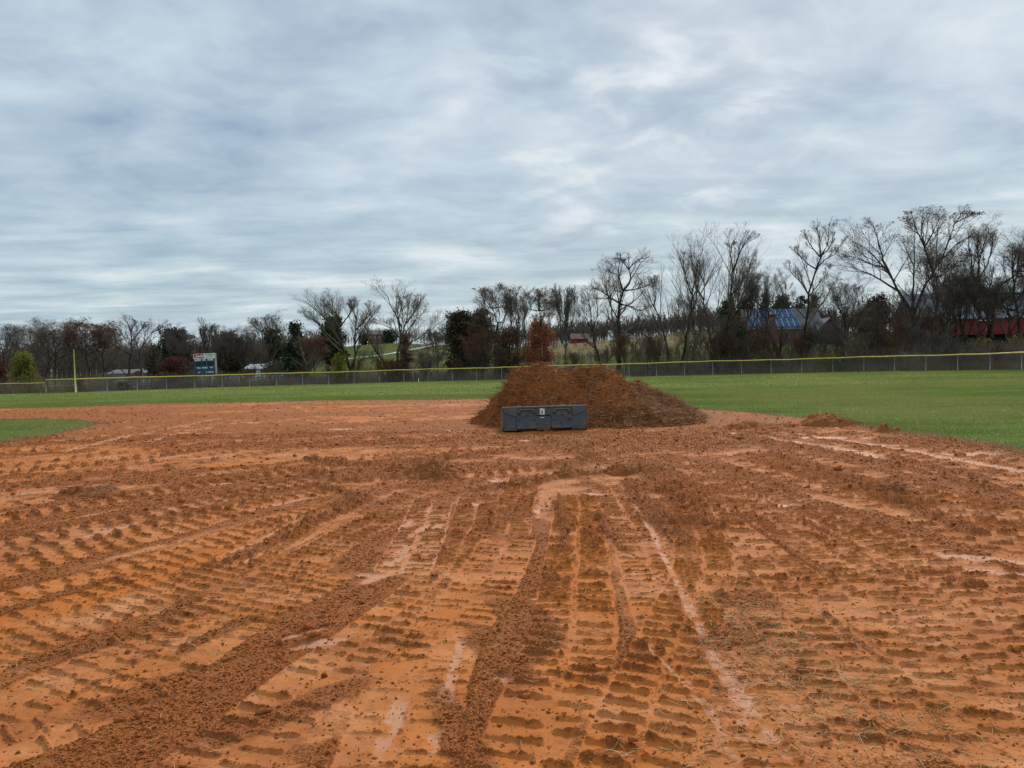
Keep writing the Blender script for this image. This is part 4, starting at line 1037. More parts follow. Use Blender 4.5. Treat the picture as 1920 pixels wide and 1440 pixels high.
# ------------------------------------------------------------------ scoreboard
def text_mesh(txt, size, extr, mat_, parent, loc, name, shear=0.0, width=None, name_font=None):
    cu = bpy.data.curves.new('t', 'FONT'); cu.body = txt; cu.size = size; cu.extrude = extr; cu.align_x = 'CENTER'; cu.align_y = 'CENTER'; cu.shear = shear; cu.offset = size * 0.035
    to = bpy.data.objects.new('t', cu); C.objects.link(to)
    dg = bpy.context.evaluated_depsgraph_get()
    me = bpy.data.meshes.new_from_object(to.evaluated_get(dg)); bpy.data.objects.remove(to)
    co = np.zeros(len(me.vertices) * 3); me.vertices.foreach_get('co', co); co = co.reshape(-1, 3)
    wd = np.ptp(co[:, 0])
    if width: co[:, 0] *= width / wd
    co = np.stack([co[:, 0], -co[:, 2], co[:, 1]], 1)     # stand it up, facing -y
    me.vertices.foreach_set('co', co.ravel())
    o = link(name, me, mat_, parent); o.location = loc
    return o
def scoreboard():
    Y = 91.8
    bl = P(365.5, 702.5, Y); br = P(406.5, 700.5, Y); tl = P(363, 663.5, Y)
    W = br[0] - bl[0]; z0 = bl[2]; z1 = tl[2]; h = z1 - z0; cx = (bl[0] + br[0]) / 2
    gz = float(hz(cx, Y)); rz = rad(-6)
    root = thing('scoreboard', 'dark blue baseball scoreboard on two posts, red and white sponsor panels on top', 'scoreboard', (cx, Y, gz), rz)
    root.rotation_euler = (0, rad(-1.6), rz)
    z0 -= gz; z1 -= gz; w2 = W / 2
    MB().box(-w2, w2, -0.10, 0.14, z0, z0 + h * 0.765).build('cabinet', M_NAVY, root, bevel=0.01)
    MB().box(w2 - .002, w2 + 0.09, -0.12, 0.16, z0 - .02, z1).build('side_edge', M_OFFW, root)
    pz0, pz1 = z0 + h * 0.775, z1
    a = MB().box(-w2, -0.02, -0.12, 0.10, pz0, pz1).build('red_sponsor_panel', M_RED, root)
    b = MB().box(0.0, w2 - .004, -0.12, 0.10, pz0, pz1 + .02).build('white_sponsor_panel', M_WHITE, root)
    fr = MB()
    fr.box(-w2 - .03, w2, -0.135, -0.122, pz1 - .02, pz1 + .02).box(-w2 - .03, w2, -0.135, -0.122, pz0 - .03, pz0 + .02).box(-w2 - .03, -w2 + .02, -0.134, -0.121, pz0, pz1).box(-0.04, 0.02, -0.134, -0.121, pz0, pz1)
    fr.build('panel_border', M_WHITE, root)
    pc = (pz0 + pz1) / 2
    text_mesh('Coca-Cola', 0.34, 0.006, M_WHITE, a, (-w2 * 0.47, -0.128, pc + .02), 'lettering', 0.45, W * 0.36)
    rib = [(-w2 + .04, pz0 + .06), (-w2 + .04, pz0 + .13), (-w2 * .75, pz0 + .09), (-w2 * .5, pz0 + .11), (-w2 * .25, pz0 + .09), (-w2 * .25, pz0 + .07), (-w2 * .5, pz0 + .08), (-w2 * .75, pz0 + .04)]
    MB().prism(rib, -0.130, -0.121).build('swoosh', M_WHITE, a)
    text_mesh('PATTERSON', 0.25, 0.006, M_TEAL, b, (w2 * 0.49, -0.128, pc + .11), 'lettering', 0, W * 0.40)
    text_mesh('LAWN MARKET', 0.17, 0.006, M_TEAL, b, (w2 * 0.49, -0.128, pc - .13), 'lettering', 0, W * 0.37)
    rows = [(z0 + h * 0.700, 0.30, (('GUEST', -0.62, .62), ('INN', -0.03, .28), ('HOME', 0.58, .52))),
            (z0 + h * 0.325, 0.22, (('BALL', -0.55, .36), ('STRIKE', 0.0, .50), ('OUT', 0.66, .30))),
            (z0 + h * 0.105, 0.20, (('HIT', -0.55, .22), ('E', 0.17, .10), ('ERROR', 0.58, .50)))]
    for zc_, sz_, its in rows:
        for tx, fx, wd in its:
            text_mesh(tx, sz_, 0.006, M_WHITE, root, (w2 * fx, -0.108, zc_), 'lettering', 0, w2 * wd)
    for fx, hw in ((-0.58, .28), (-0.02, .17), (0.58, .28)):
        MB().box(w2 * (fx - hw), w2 * (fx + hw), -0.112, -0.102, z0 + h * .42, z0 + h * .62).build('digit_window', M_DNAVY, root)
    for fx, m_ in ((-0.36, M_GALV), (0.60, M_LAV)):
        MB().box(w2 * fx - .06, w2 * fx + .06, -0.02, 0.10, -0.3, z0 - .004).build('post', m_, root, bevel=0.01)
scoreboard()

# ------------------------------------------------------------------ trees
def resample(p, k):
    p = np.array(p, float); d = np.concatenate([[0], np.cumsum(np.linalg.norm(np.diff(p, axis=0), axis=1))])
    t = np.linspace(0, d[-1], k); return np.stack([np.interp(t, d, p[:, a]) for a in range(p.shape[1])], 1)
def spawn(Pn, R, L, m, ratio, ang, up, wig, k, rg, t0=0.25, rmin=0.010, taper=0.35):
    """children of a batch of branches: Pn (n,K,3), R (n,K), L (n,)"""
    n, K_, _ = Pn.shape
    t = t0 + (1 - t0) * ((np.arange(m)[None] + rg.random((n, m))) / m)
    fi = np.clip(t * (K_ - 1), 0, K_ - 1.001); i0 = fi.astype(int); fr = (fi - i0)[..., None]
    ar = np.arange(n)[:, None]
    p0 = Pn[ar, i0] * (1 - fr) + Pn[ar, i0 + 1] * fr
    tg = Pn[ar, i0 + 1] - Pn[ar, i0]; tg /= np.linalg.norm(tg, axis=-1, keepdims=True) + 1e-9
    rp = R[ar, i0] * (1 - fr[..., 0]) + R[ar, i0 + 1] * fr[..., 0]
    rv = rg.normal(size=(n, m, 3)); rv -= (rv * tg).sum(-1, keepdims=True) * tg; rv /= np.linalg.norm(rv, axis=-1, keepdims=True) + 1e-9
    a = np.radians(rg.uniform(ang * 0.6, ang * 1.4, (n, m)))[..., None]
    d = tg * np.cos(a) + rv * np.sin(a); d[..., 2] += up * 0.5
    d /= np.linalg.norm(d, axis=-1, keepdims=True)
    Lc = L[:, None] * ratio * (1.18 - 0.72 * t) * rg.uniform(0.65, 1.25, (n, m))
    d = d.reshape(-1, 3); p = p0.reshape(-1, 3); Lc = Lc.ravel(); rp = rp.ravel()
    pts = [p]
    for s in range(k - 1):
        d = d + rg.normal(size=d.shape) * wig + np.array([0, 0, up * 0.35]); d /= np.linalg.norm(d, axis=-1, keepdims=True)
        p = p + d * (Lc / (k - 1))[:, None]; pts.append(p)
    Pc = np.stack(pts, 1)
    r0 = np.clip(rp * 0.62, rmin, None); Rc = r0[:, None] * np.linspace(1, taper, k)[None]
    return Pc, np.maximum(Rc, rmin * 0.8), Lc
def leaf_cloud(pos, size, rg):
    n = len(pos); a = rg.normal(size=(n, 3)); a /= np.linalg.norm(a, axis=1, keepdims=True); b = rg.normal(size=(n, 3)); b -= (a * b).sum(1, keepdims=True) * a; b /= np.linalg.norm(b, axis=1, keepdims=True)
    s = (size * rg.uniform(0.5, 1.4, n))[:, None]
    v = np.stack([pos - a * s, pos + b * s * .6, pos + a * s, pos - b * s * .6], 1).reshape(-1, 3)
    return v, np.arange(n * 4).reshape(-1, 4)
def make_tree(name, label, cat, base, limbs, seed, trunk_mat=M_BARK, twig_mat=M_TWIG, ms=(9, 7, 4, 3), up=0.17, wig=0.08, ang=40, ratio=(0.52, 0.60, 0.66, 0.80), leaves=0, leaf_mat=None, leaf_size=0.10, group=None, tw=0.0058, depth=1.0, leaf_low=False, topk=0.91):
    """limbs: list of (points Nx3 in metres relative to base, r0, r1)"""
    rg = np.random.default_rng(seed)
    root = thing(name, label, cat, tuple(base), group=group)
    big_parts = []; Ls = []; PP = []; RR = []
    for pts, r0, r1 in limbs:
        r0 = r0 * 0.78; r1 = r1 * 0.5
        p = resample(pts, 11); L = np.linalg.norm(np.diff(p, axis=0), axis=1).sum()
        j = rg.normal(size=(11, 3)) * 0.005 * L; j[0] = 0; p = p + j
        R_ = r0 + (r1 - r0) * np.linspace(0, 1, 11) ** 0.8
        PP.append(p); RR.append(R_); Ls.append(L)
    PP = np.array(PP); RR = np.array(RR); Ls = np.array(Ls)
    big_parts.append(tubes(PP, RR, 7))
    A = spawn(PP, RR, Ls, ms[0], ratio[0], ang, up, wig, 6, rg, 0.28, tw * 1.6)
    B = spawn(*A, ms[1], ratio[1], ang, up, wig, 5, rg, 0.2, tw * 1.3)
    Cc = spawn(*B, ms[2], ratio[2], ang * 1.05, up * 0.8, wig, 4, rg, 0.15, tw)
    sm = [tubes(A[0], A[1], 5), tubes(B[0], B[1], 3), tubes(Cc[0], Cc[1], 3)]
    last = Cc
    if len(ms) > 3 and ms[3]:
        D = spawn(*Cc, ms[3], ratio[3], ang, up * 0.6, wig, 3, rg, 0.2, tw * 0.85); sm.append(tubes(D[0], D[1], 3)); last = D
    ztop = max(p_[:, 2].max() for p_ in PP) * topk
    sm = [(np.where((np.arange(3) == 2) & (v_[:, 2:3] > ztop), ztop + (v_ - ztop) * 0.55, v_), f_) for v_, f_ in sm]
    v, f = join(big_parts); np_mesh('trunk', v, f, trunk_mat, root, smooth=True)
    v, f = join(sm); np_mesh('crown', v, f, twig_mat, root)
    if leaves:
        src = last[0][:, -1]
        if leaf_low: src = src[src[:, 2] < np.quantile(src[:, 2], 0.6)]
        pos = src[rg.integers(0, len(src), leaves)] + rg.normal(size=(leaves, 3)) * 0.12
        pos[:, 2] = np.where(pos[:, 2] > ztop, ztop + (pos[:, 2] - ztop) * 0.55, pos[:, 2])
        v, f = leaf_cloud(pos, leaf_size, rg); o = np_mesh('foliage', v, f, leaf_mat, root); o['kind'] = 'stuff'
    return root
def px_limbs(L, Y, seed, spread=0.35, base_px=None):
    """limb polylines given as photo columns/rows, laid out at depth Y with wander in depth"""
    rg = np.random.default_rng(seed); bx = base_px if base_px else L[0][0][0]
    b = site(bx[0] if isinstance(bx, tuple) else bx, Y) if not isinstance(bx, tuple) else site(bx[0], Y)
    out = []; prev = {}
    for pts, r0, r1 in L:
        q3 = []; key0 = tuple(pts[0])
        dy = prev.get(key0, 0.0); dirn = rg.normal() * spread
        last_ = None
        for i, (a, c) in enumerate(pts):
            p = P(a, c, Y)
            if last_ is not None:
                seg = math.hypot(p[0] - last_[0], p[2] - last_[2])
                dy += dirn * seg
            last_ = p.copy()
            q_ = p.copy(); q_[1] = Y + dy
            q3.append(q_ - b); prev[(a, c)] = dy
        out.append((np.array(q3), r0, r1))
    return b, out
def hero(label, L, Y, seed, **kw):
    Y = max(clear_y(q_[0], Y) for q_ in L[0][0])
    b, lm = px_limbs(L, Y, seed)
    # let the trunk foot reach the ground
    p = lm[0][0]; foot = p[0].copy(); foot[2] = -0.25; foot[1] = p[0][1]
    lm[0] = (np.vstack([foot, p]), lm[0][1], lm[0][2])
    return make_tree('bare_tree', label, 'tree', b, lm, seed, **kw)
def auto_limbs(h, w, rg, n=5, fork=0.25, lean=0.0, style='vase', r=0.22):
    out = []
    top = np.array([lean * h + rg.normal() * 0.05 * h, rg.normal() * 0.05 * h, h * (0.9 if style != 'multi' else 0.6)])
    tr = np.array([[0, 0, -0.25], [lean * h * fork * .5, 0, h * fork], *[[top[0] * t + rg.normal() * 0.03 * h, top[1] * t, h * fork + (top[2] - h * fork) * t] for t in (0.35, 0.7, 1.0)]])
    out.append((tr, r, r * 0.16))
    for i in range(n):
        a = i * 2.4 + rg.uniform(-.5, .5); f = fork * (1 + 1.6 * i / n) if style != 'multi' else rg.uniform(0.0, fork)
        f = min(f, 0.7)
        reach = w * 0.5 * rg.uniform(0.65, 1.0); zt = h * rg.uniform(0.78, 0.98) if i % 2 == 0 else h * rg.uniform(0.6, 0.85)
        zt = max(zt, h * f + 0.15 * h)
        s = np.array([np.interp(h * f, tr[:, 2], tr[:, 0]), np.interp(h * f, tr[:, 2], tr[:, 1]), h * f])
        e_ = np.array([math.cos(a) * reach + lean * h, math.sin(a) * reach, zt])
        mid_ = s * 0.55 + e_ * 0.45 + np.array([math.cos(a) * reach * 0.18, math.sin(a) * reach * .18, -0.06 * h])
        out.append((np.array([s, mid_, e_ * 0.75 + mid_ * 0.25 + rg.normal(size=3) * 0.03 * h, e_]), r * 0.45, r * 0.10))
    return out
def clear_y(px, Y): return max(Y, float(fence_y((px - 960) / 1440)) + 2.6) if Y < 110 else Y
def auto_tree(label, px, top, wpx, Y, seed, n=5, fork=0.25, style='vase', r=None, name='bare_tree', group=None, lean=0.0, **kw):
    Y = clear_y(px, Y); n = n + 2
    b = site(px, Y); h = P(px, top, Y)[2] - b[2]; w_ = wpx * 1.2 * Y / 1440
    rg = np.random.default_rng(seed)
    kw.setdefault('tw', 0.0048 + 0.00002 * Y)
    return make_tree(name, label, 'tree', b, auto_limbs(h * 0.93, w_, rg, n, fork, lean, style, r or 0.013 * h + 0.04), seed, group=group, **kw)

# hero trees: limbs follow the photograph
hero('big gnarled bare tree right of the mound, one limb curling to the right', [
    ([(1160, 688), (1161, 640), (1160, 600), (1163, 570), (1168, 545)], .42, .22),
    ([(1168, 545), (1182, 530), (1186, 515), (1183, 502), (1190, 492), (1205, 480), (1222, 476)], .20, .05),
    ([(1183, 502), (1175, 490), (1168, 480), (1170, 470)], .11, .04),
    ([(1168, 545), (1160, 520), (1158, 500), (1163, 485), (1160, 472)], .16, .04),
    ([(1163, 570), (1140, 555), (1125, 545), (1112, 540), (1105, 548)], .16, .04),
    ([(1168, 545), (1190, 543), (1210, 538), (1222, 530)], .13, .04),
    ([(1163, 570), (1185, 575), (1200, 582), (1214, 580), (1220, 565)], .13, .04),
    ([(1160, 600), (1145, 575), (1135, 540), (1130, 505)], .13, .03),
    ([(1161, 640), (1150, 600), (1148, 560), (1145, 520), (1148, 495)], .13, .03)], 88, 11, ms=(10, 7, 4, 3), wig=0.14, up=0.15)
hero('slim bare tree with leaning trunks just left of the big gnarled tree', [
    ([(1128, 690), (1118, 655), (1110, 620), (1108, 580), (1100, 545)], .20, .05),
    ([(1118, 655), (1100, 640), (1092, 610), (1088, 585)], .12, .03),
    ([(1110, 620), (1122, 590), (1120, 560), (1124, 535)], .12, .03),
    ([(1110, 620), (1096, 590), (1090, 560)], .10, .03)], 90, 12, ms=(10, 7, 4, 3))
hero('twin-stemmed bare tree with slender upswept limbs, right of the big gnarled tree', [
    ([(1252, 690), (1256, 640), (1250, 600), (1240, 570), (1232, 540), (1228, 520)], .24, .05),
    ([(1274, 690), (1274, 640), (1272, 600), (1265, 565), (1262, 530), (1268, 500)], .24, .05),
    ([(1272, 600), (1285, 570), (1290, 540), (1296, 515)], .14, .03),
    ([(1265, 565), (1255, 535), (1250, 505), (1255, 490)], .12, .03),
    ([(1240, 570), (1248, 540), (1246, 515)], .1, .03),
    ([(1274, 640), (1262, 600), (1262, 570)], .1, .03)], 88, 13, ms=(10, 7, 4, 3), up=0.4, ang=32)
hero('tall bare tree with a flaring comb-like top between the gnarled tree and solar roof', [
    ([(1345, 686), (1338, 640), (1330, 600), (1328, 560), (1330, 525), (1322, 500), (1308, 485)], .25, .05),
    ([(1328, 560), (1312, 540), (1305, 515), (1300, 490)], .14, .04),
    ([(1352, 686), (1352, 640), (1352, 600), (1350, 560), (1348, 520), (1340, 490), (1332, 470)], .25, .05),
    ([(1348, 520), (1352, 490), (1358, 470), (1364, 460)], .14, .04),
    ([(1350, 560), (1366, 545), (1376, 520), (1384, 500)], .13, .04),
    ([(1340, 490), (1342, 475), (1350, 463)], .1, .03),
    ([(1352, 600), (1372, 575), (1390, 545), (1396, 515)], .12, .03)], 86, 14, ms=(10, 7, 4, 3), up=0.35, ang=32)
hero('tall isolated bare tree with an open fan crown beside the roof with solar panels', [
    ([(1500, 682), (1498, 640), (1496, 600), (1494, 560), (1492, 540), (1497, 515), (1500, 495)], .30, .12),
    ([(1500, 495), (1510, 475), (1508, 450), (1512, 428)], .11, .03),
    ([(1500, 495), (1488, 480), (1478, 462), (1474, 445)], .10, .03),
    ([(1500, 495), (1498, 470), (1492, 450), (1490, 430)], .10, .03),
    ([(1497, 515), (1482, 505), (1470, 490), (1458, 478)], .11, .03),
    ([(1500, 495), (1516, 482), (1526, 465), (1530, 452)], .10, .03),
    ([(1497, 515), (1508, 500), (1522, 492), (1532, 472)], .09, .03),
    ([(1494, 560), (1482, 535), (1470, 520), (1462, 502)], .12, .03),
    ([(1494, 560), (1505, 545), (1515, 530), (1526, 515)], .09, .02),
    ([(1496, 600), (1480, 575), (1468, 560)], .10, .02),
    ([(1496, 600), (1512, 570), (1520, 555)], .08, .02)], 84, 15, ms=(9, 7, 4, 3), up=0.3, ang=36, ratio=(.4, .58, .65, .8))
hero('widest bare tree at the right, dark limbs spreading left and dense twiggy top', [
    ([(1706, 668), (1706, 630), (1704, 590), (1700, 560)], .46, .26),
    ([(1704, 590), (1690, 565), (1680, 545), (1672, 520), (1660, 500), (1640, 470), (1625, 458), (1605, 450)], .24, .05),
    ([(1672, 520), (1664, 490), (1660, 460), (1658, 430), (1652, 405)], .16, .04),
    ([(1680, 545), (1655, 525), (1635, 510), (1610, 498), (1586, 492)], .16, .03),
    ([(1660, 500), (1640, 492), (1620, 478), (1600, 470)], .12, .03),
    ([(1704, 590), (1716, 560), (1724, 535), (1735, 515), (1748, 490), (1765, 470), (1785, 455), (1806, 448)], .24, .05),
    ([(1735, 515), (1728, 490), (1724, 465), (1720, 440), (1726, 412), (1730, 392)], .18, .04),
    ([(1724, 465), (1710, 440), (1700, 420), (1694, 398)], .13, .04),
    ([(1748, 490), (1752, 460), (1755, 430), (1765, 408)], .14, .04),
    ([(1700, 560), (1696, 520), (1692, 480), (1688, 445)], .15, .04),
    ([(1724, 465), (1740, 440), (1752, 415), (1748, 395)], .12, .04),
    ([(1755, 430), (1772, 420), (1788, 412)], .1, .03)], 82, 16, ms=(10, 7, 4, 3), ang=40, leaves=900, leaf_mat=M_LBROWN, leaf_size=0.09)
hero('bare tree with a thick dark ivy-wrapped trunk in front of the red barn', [
    ([(1868, 664), (1868, 630), (1869, 590), (1870, 550), (1868, 520)], .40, .18),
    ([(1868, 520), (1872, 490), (1870, 460), (1872, 430), (1878, 415)], .16, .04),
    ([(1870, 550), (1850, 530), (1842, 505), (1838, 480), (1830, 455), (1826, 430)], .16, .04),
    ([(1869, 540), (1892, 520), (1905, 495), (1915, 465), (1925, 440)], .16, .04),
    ([(1868, 520), (1856, 495), (1852, 465), (1850, 430)], .13, .04),
    ([(1868, 520), (1885, 490), (1895, 460), (1900, 425)], .13, .04),
    ([(1869, 590), (1845, 565), (1825, 545), (1812, 520)], .12, .03),
    ([(1869, 590), (1890, 565), (1915, 545)], .12, .03)], 80, 17, ms=(10, 7, 4, 3), up=0.35, ang=34)
hero('left of two wide bare trees behind the fence, limbs sweeping up to the left', [
    ([(660, 698), (648, 670), (640, 645), (632, 620), (615, 600), (600, 585), (585, 565)], .30, .05),
    ([(632, 620), (610, 612), (592, 600), (576, 594)], .14, .03),
    ([(640, 645), (636, 620), (630, 595), (618, 570), (608, 558)], .16, .03),
    ([(655, 690), (645, 650), (642, 615), (640, 590), (632, 565)], .20, .04),
    ([(642, 615), (655, 595), (662, 575), (664, 558)], .14, .03),
    ([(640, 590), (622, 580), (612, 566)], .1, .03)], 93, 18, ms=(10, 7, 4, 3), up=0.3, ang=34)
hero('bare tree with a forked dark trunk, right neighbour of the wide left-sweeping tree', [
    ([(656, 697), (668, 670), (665, 650), (668, 620), (672, 600), (676, 580)], .26, .05),
    ([(668, 620), (682, 605), (690, 585), (690, 565)], .14, .03),
    ([(665, 650), (680, 620), (690, 600), (702, 585)], .14, .03),
    ([(672, 600), (664, 580), (662, 560)], .12, .03)], 95, 19, ms=(10, 7, 4, 3), up=0.35, ang=34)
hero('broad bare tree with a fan of limbs in front of the green hillside', [
    ([(728, 696), (714, 668), (700, 650), (694, 635), (688, 615)], .26, .07),
    ([(745, 697), (745, 665), (748, 635), (745, 610), (735, 590), (722, 565), (712, 545), (706, 538)], .26, .05),
    ([(748, 635), (755, 605), (758, 580), (760, 555)], .17, .04),
    ([(748, 635), (730, 615), (715, 608), (700, 604)], .14, .03),
    ([(745, 610), (740, 585), (742, 560)], .13, .03),
    ([(755, 605), (772, 585), (780, 565), (788, 560)], .13, .03),
    ([(752, 660), (775, 640), (795, 630), (815, 615), (830, 605)], .14, .03),
    ([(748, 635), (768, 610), (785, 595), (796, 580)], .13, .03)], 92, 20, ms=(10, 7, 4, 3), up=0.28, ang=36, leaves=500, leaf_mat=M_LBROWN, leaf_size=0.08)
hero('spreading bare tree above the low grey house, right of the foul pole', [
    ([(243, 706), (241, 690), (243, 665), (243, 640), (240, 620), (232, 605), (225, 598)], .26, .05),
    ([(264, 706), (262, 692), (252, 670), (248, 655), (253, 640), (262, 622), (270, 610)], .22, .05),
    ([(243, 665), (228, 655), (215, 642), (208, 636)], .13, .03),
    ([(243, 640), (252, 620), (256, 605)], .12, .03),
    ([(262, 622), (275, 615), (284, 612)], .10, .03),
    ([(241, 706), (228, 692), (216, 684)], .10, .03),
    ([(240, 620), (250, 605), (246, 595)], .10, .03)], 100, 21, ms=(10, 7, 4, 3), up=0.3, ang=35)
hero('thin pale bare tree rising beside the dark evergreens, white branches low down', [
    ([(576, 700), (574, 680), (572, 655), (571, 630), (570, 612)], .14, .04),
    ([(574, 690), (560, 680), (550, 672)], .06, .02), ([(574, 685), (585, 672), (592, 660)], .06, .02), ([(572, 665), (560, 652), (552, 645)], .05, .02)], 92, 22, ms=(6, 5, 4, 0), trunk_mat=M_BARKP, twig_mat=M_BARKG)
hero('cut stump-like bare tree with two thick dark forks before the brick chimney', [
    ([(1460, 680), (1459, 665), (1456, 650), (1450, 632), (1444, 620)], .42, .20),
    ([(1462, 680), (1463, 655), (1466, 630), (1468, 612)], .30, .20),
    ([(1459, 665), (1470, 640), (1480, 622)], .12, .03)], 86, 23, ms=(4, 4, 4, 0), ratio=(.3, .5, .5, .5))

# the others
A_ = auto_tree
A_('leftmost bare tree, cut by the photo edge above the low fence', 8, 596, 60, 112, 31, twig_mat=M_TWIG)
A_('full bare tree rising directly behind the yellow-green conifer', 52, 585, 62, 118, 32, n=6)
A_('pale grey bare tree between the conifer and the foul pole', 104, 588, 62, 120, 33, n=6, twig_mat=M_BARKG)
A_('bare tree with a few brown leaves, just left of the foul pole top', 88, 602, 50, 108, 34, leaves=900, leaf_mat=M_LBROWN)
A_('grey bare tree right behind the top of the foul pole', 133, 592, 50, 122, 35, twig_mat=M_BARKG)
A_('dense tree holding rusty brown leaves, first right of the foul pole', 168, 590, 64, 108, 36, n=7, leaves=3200, leaf_mat=M_LBROWN, leaf_size=.10, twig_mat=M_TWIGR)
A_('twiggy tree with brown leaf remains, second right of the foul pole', 196, 594, 56, 112, 37, n=6, leaves=1500, leaf_mat=M_LBROWN)
A_('small bare tree right of the low grey house, at the red-leaved bush', 284, 640, 36, 104, 38, ms=(7, 5, 4, 0))
A_('bare tree with upright twigs left of the scoreboard', 322, 592, 44, 112, 39, n=5, up=0.45, ang=28)
A_('bushy bare tree standing directly behind the scoreboard', 356, 605, 56, 110, 40, n=6)
A_('thin spiky bare tree rising above the scoreboard', 394, 588, 26, 112, 41, n=4, up=0.6, ang=22)
A_('bare tree just right of the scoreboard', 428, 602, 54, 110, 42, n=6)
A_('grey bare tree midway between the scoreboard and the small brick house', 458, 600, 50, 112, 43, n=6, twig_mat=M_BARKG)
A_('tall open bare tree above the small white-roofed house', 506, 572, 52, 108, 44, n=6, fork=.4, lean=-.05)
A_('low bare tree behind the small brick house', 478, 632, 40, 115, 45)
A_('small leafy-brown tree left of the dark round evergreen', 590, 622, 46, 100, 46, leaves=1500, leaf_mat=M_LBROWN, twig_mat=M_TWIGR)
A_('slim pale sapling between the forked tree and the fan-shaped tree', 690, 645, 34, 93, 47, name='sapling', ms=(6, 5, 4, 0), trunk_mat=M_BARKP, twig_mat=M_BARKG, r=.11)
A_('low bare tree at the right foot of the fan-shaped tree, before the driveway', 800, 640, 60, 95, 48, style='multi', fork=.1, n=6)
A_('small bare tree on the crest left of the dark brown evergreens', 822, 604, 40, 110, 49, up=.4)
A_('tall tree with clinging dry leaves, left end of the group above the mound', 930, 506, 62, 92, 50, n=6, fork=.35, leaves=1300, leaf_mat=M_LBROWN, leaf_size=.08)
A_('narrow upright bare tree between the leafy tall trees above the mound', 972, 520, 36, 94, 51, n=5, up=.5, ang=26)
A_('tall tree with clinging dry leaves right behind the rust-coloured tree', 1020, 514, 48, 93, 52, n=6, fork=.4, leaves=1100, leaf_mat=M_LBROWN, leaf_size=.08)
A_('thin pale bare tree with whip-like upright stems, right of the rust-coloured tree', 1060, 524, 30, 92, 53, n=5, up=.7, ang=18, trunk_mat=M_BARKG, twig_mat=M_BARKG)
A_('short brown bare tree low behind the left foot of the mound', 905, 600, 56, 90, 54, n=6, style='multi', fork=.15, twig_mat=M_TWIGR)
A_('bent bare sapling right of the big gnarled tree', 1216, 612, 54, 88, 55, name='sapling', n=4, style='multi', fork=.12, lean=-.1)
A_('airy bare tree behind the gap left of the tall comb-topped tree', 1300, 540, 46, 96, 56, n=5, up=.4, ang=28)
A_('rounded pale-twigged bare tree between the comb-topped and the fan-crowned trees', 1432, 490, 74, 92, 57, n=8, up=.4, ang=30, fork=.3, twig_mat=M_BARKG)
A_('fine-twigged bare tree right beside the tall comb-topped tree', 1400, 482, 48, 95, 58, n=6, up=.45, ang=28)
A_('slender bare tree standing alone in the gap left of the widest tree', 1582, 506, 54, 84, 59, n=7, fork=.3, ang=34)
A_('short grey bare tree between the solar roof and the slender lone tree', 1545, 590, 70, 84, 60, n=7, style='multi', fork=.12, twig_mat=M_BARKG)
A_('dark bare tree with a double trunk, hidden behind the widest tree', 1752, 430, 60, 86, 61, n=6, fork=.35)
A_('vine-hung bare tree between the widest tree and the red barn', 1792, 455, 46, 84, 62, n=6, leaves=1800, leaf_mat=M_LBROWN, leaf_size=.09)
A_('straight bare tree before the left part of the red barn wall', 1812, 480, 40, 80, 63, n=6, up=.4)
A_('bare tree at the right photo edge before the red barn', 1912, 412, 70, 78, 64, n=7, fork=.35, r=.3)
A_('thick bare tree just beyond the right edge of the photo', 1960, 400, 80, 78, 65, n=7, r=.3)
A_('multi-stemmed bare tree with dark low limbs left of the widest tree', 1650, 545, 78, 86, 66, n=8, style='multi', fork=.2, ms=(8, 6, 4, 3))
A_('reddish twiggy tree screening the left gable of the red barn', 1752, 568, 70, 82, 67, n=8, style='multi', fork=.2, twig_mat=M_TWIGR, ms=(7, 5, 4, 3), leaves=600, leaf_mat=M_LBROWN)
A_('short tangled tree low before the solar-roofed house', 1392, 610, 70, 86, 68, n=8, style='multi', fork=.2, twig_mat=M_TWIGR, ms=(8, 6, 5, 3))
A_('tangled multi-stem tree under the tall comb-topped tree', 1345, 572, 60, 84, 69, n=7, style='multi', fork=.15, ms=(8, 6, 5, 3))
A_('low twiggy tree left of the slender tree with a view of the brick gable', 1500, 600, 60, 85, 70, n=7, style='multi', fork=.15, ms=(8, 6, 4, 3))

A_('short twiggy bare tree before the left part of the solar panels', 1420, 585, 44, 88, 74, n=5, ms=(7, 5, 4, 3))
A_('twiggy bare tree in front of the sliding door of the red barn', 1838, 500, 60, 79, 71, n=7, up=.3)
A_('slanting bare tree with many twigs before the right part of the pale barn roof', 1890, 486, 60, 77, 72, n=7, lean=.08)
A_('bare tree with crossing limbs in front of the left part of the pale barn roof', 1776, 500, 60, 80, 73, n=7)
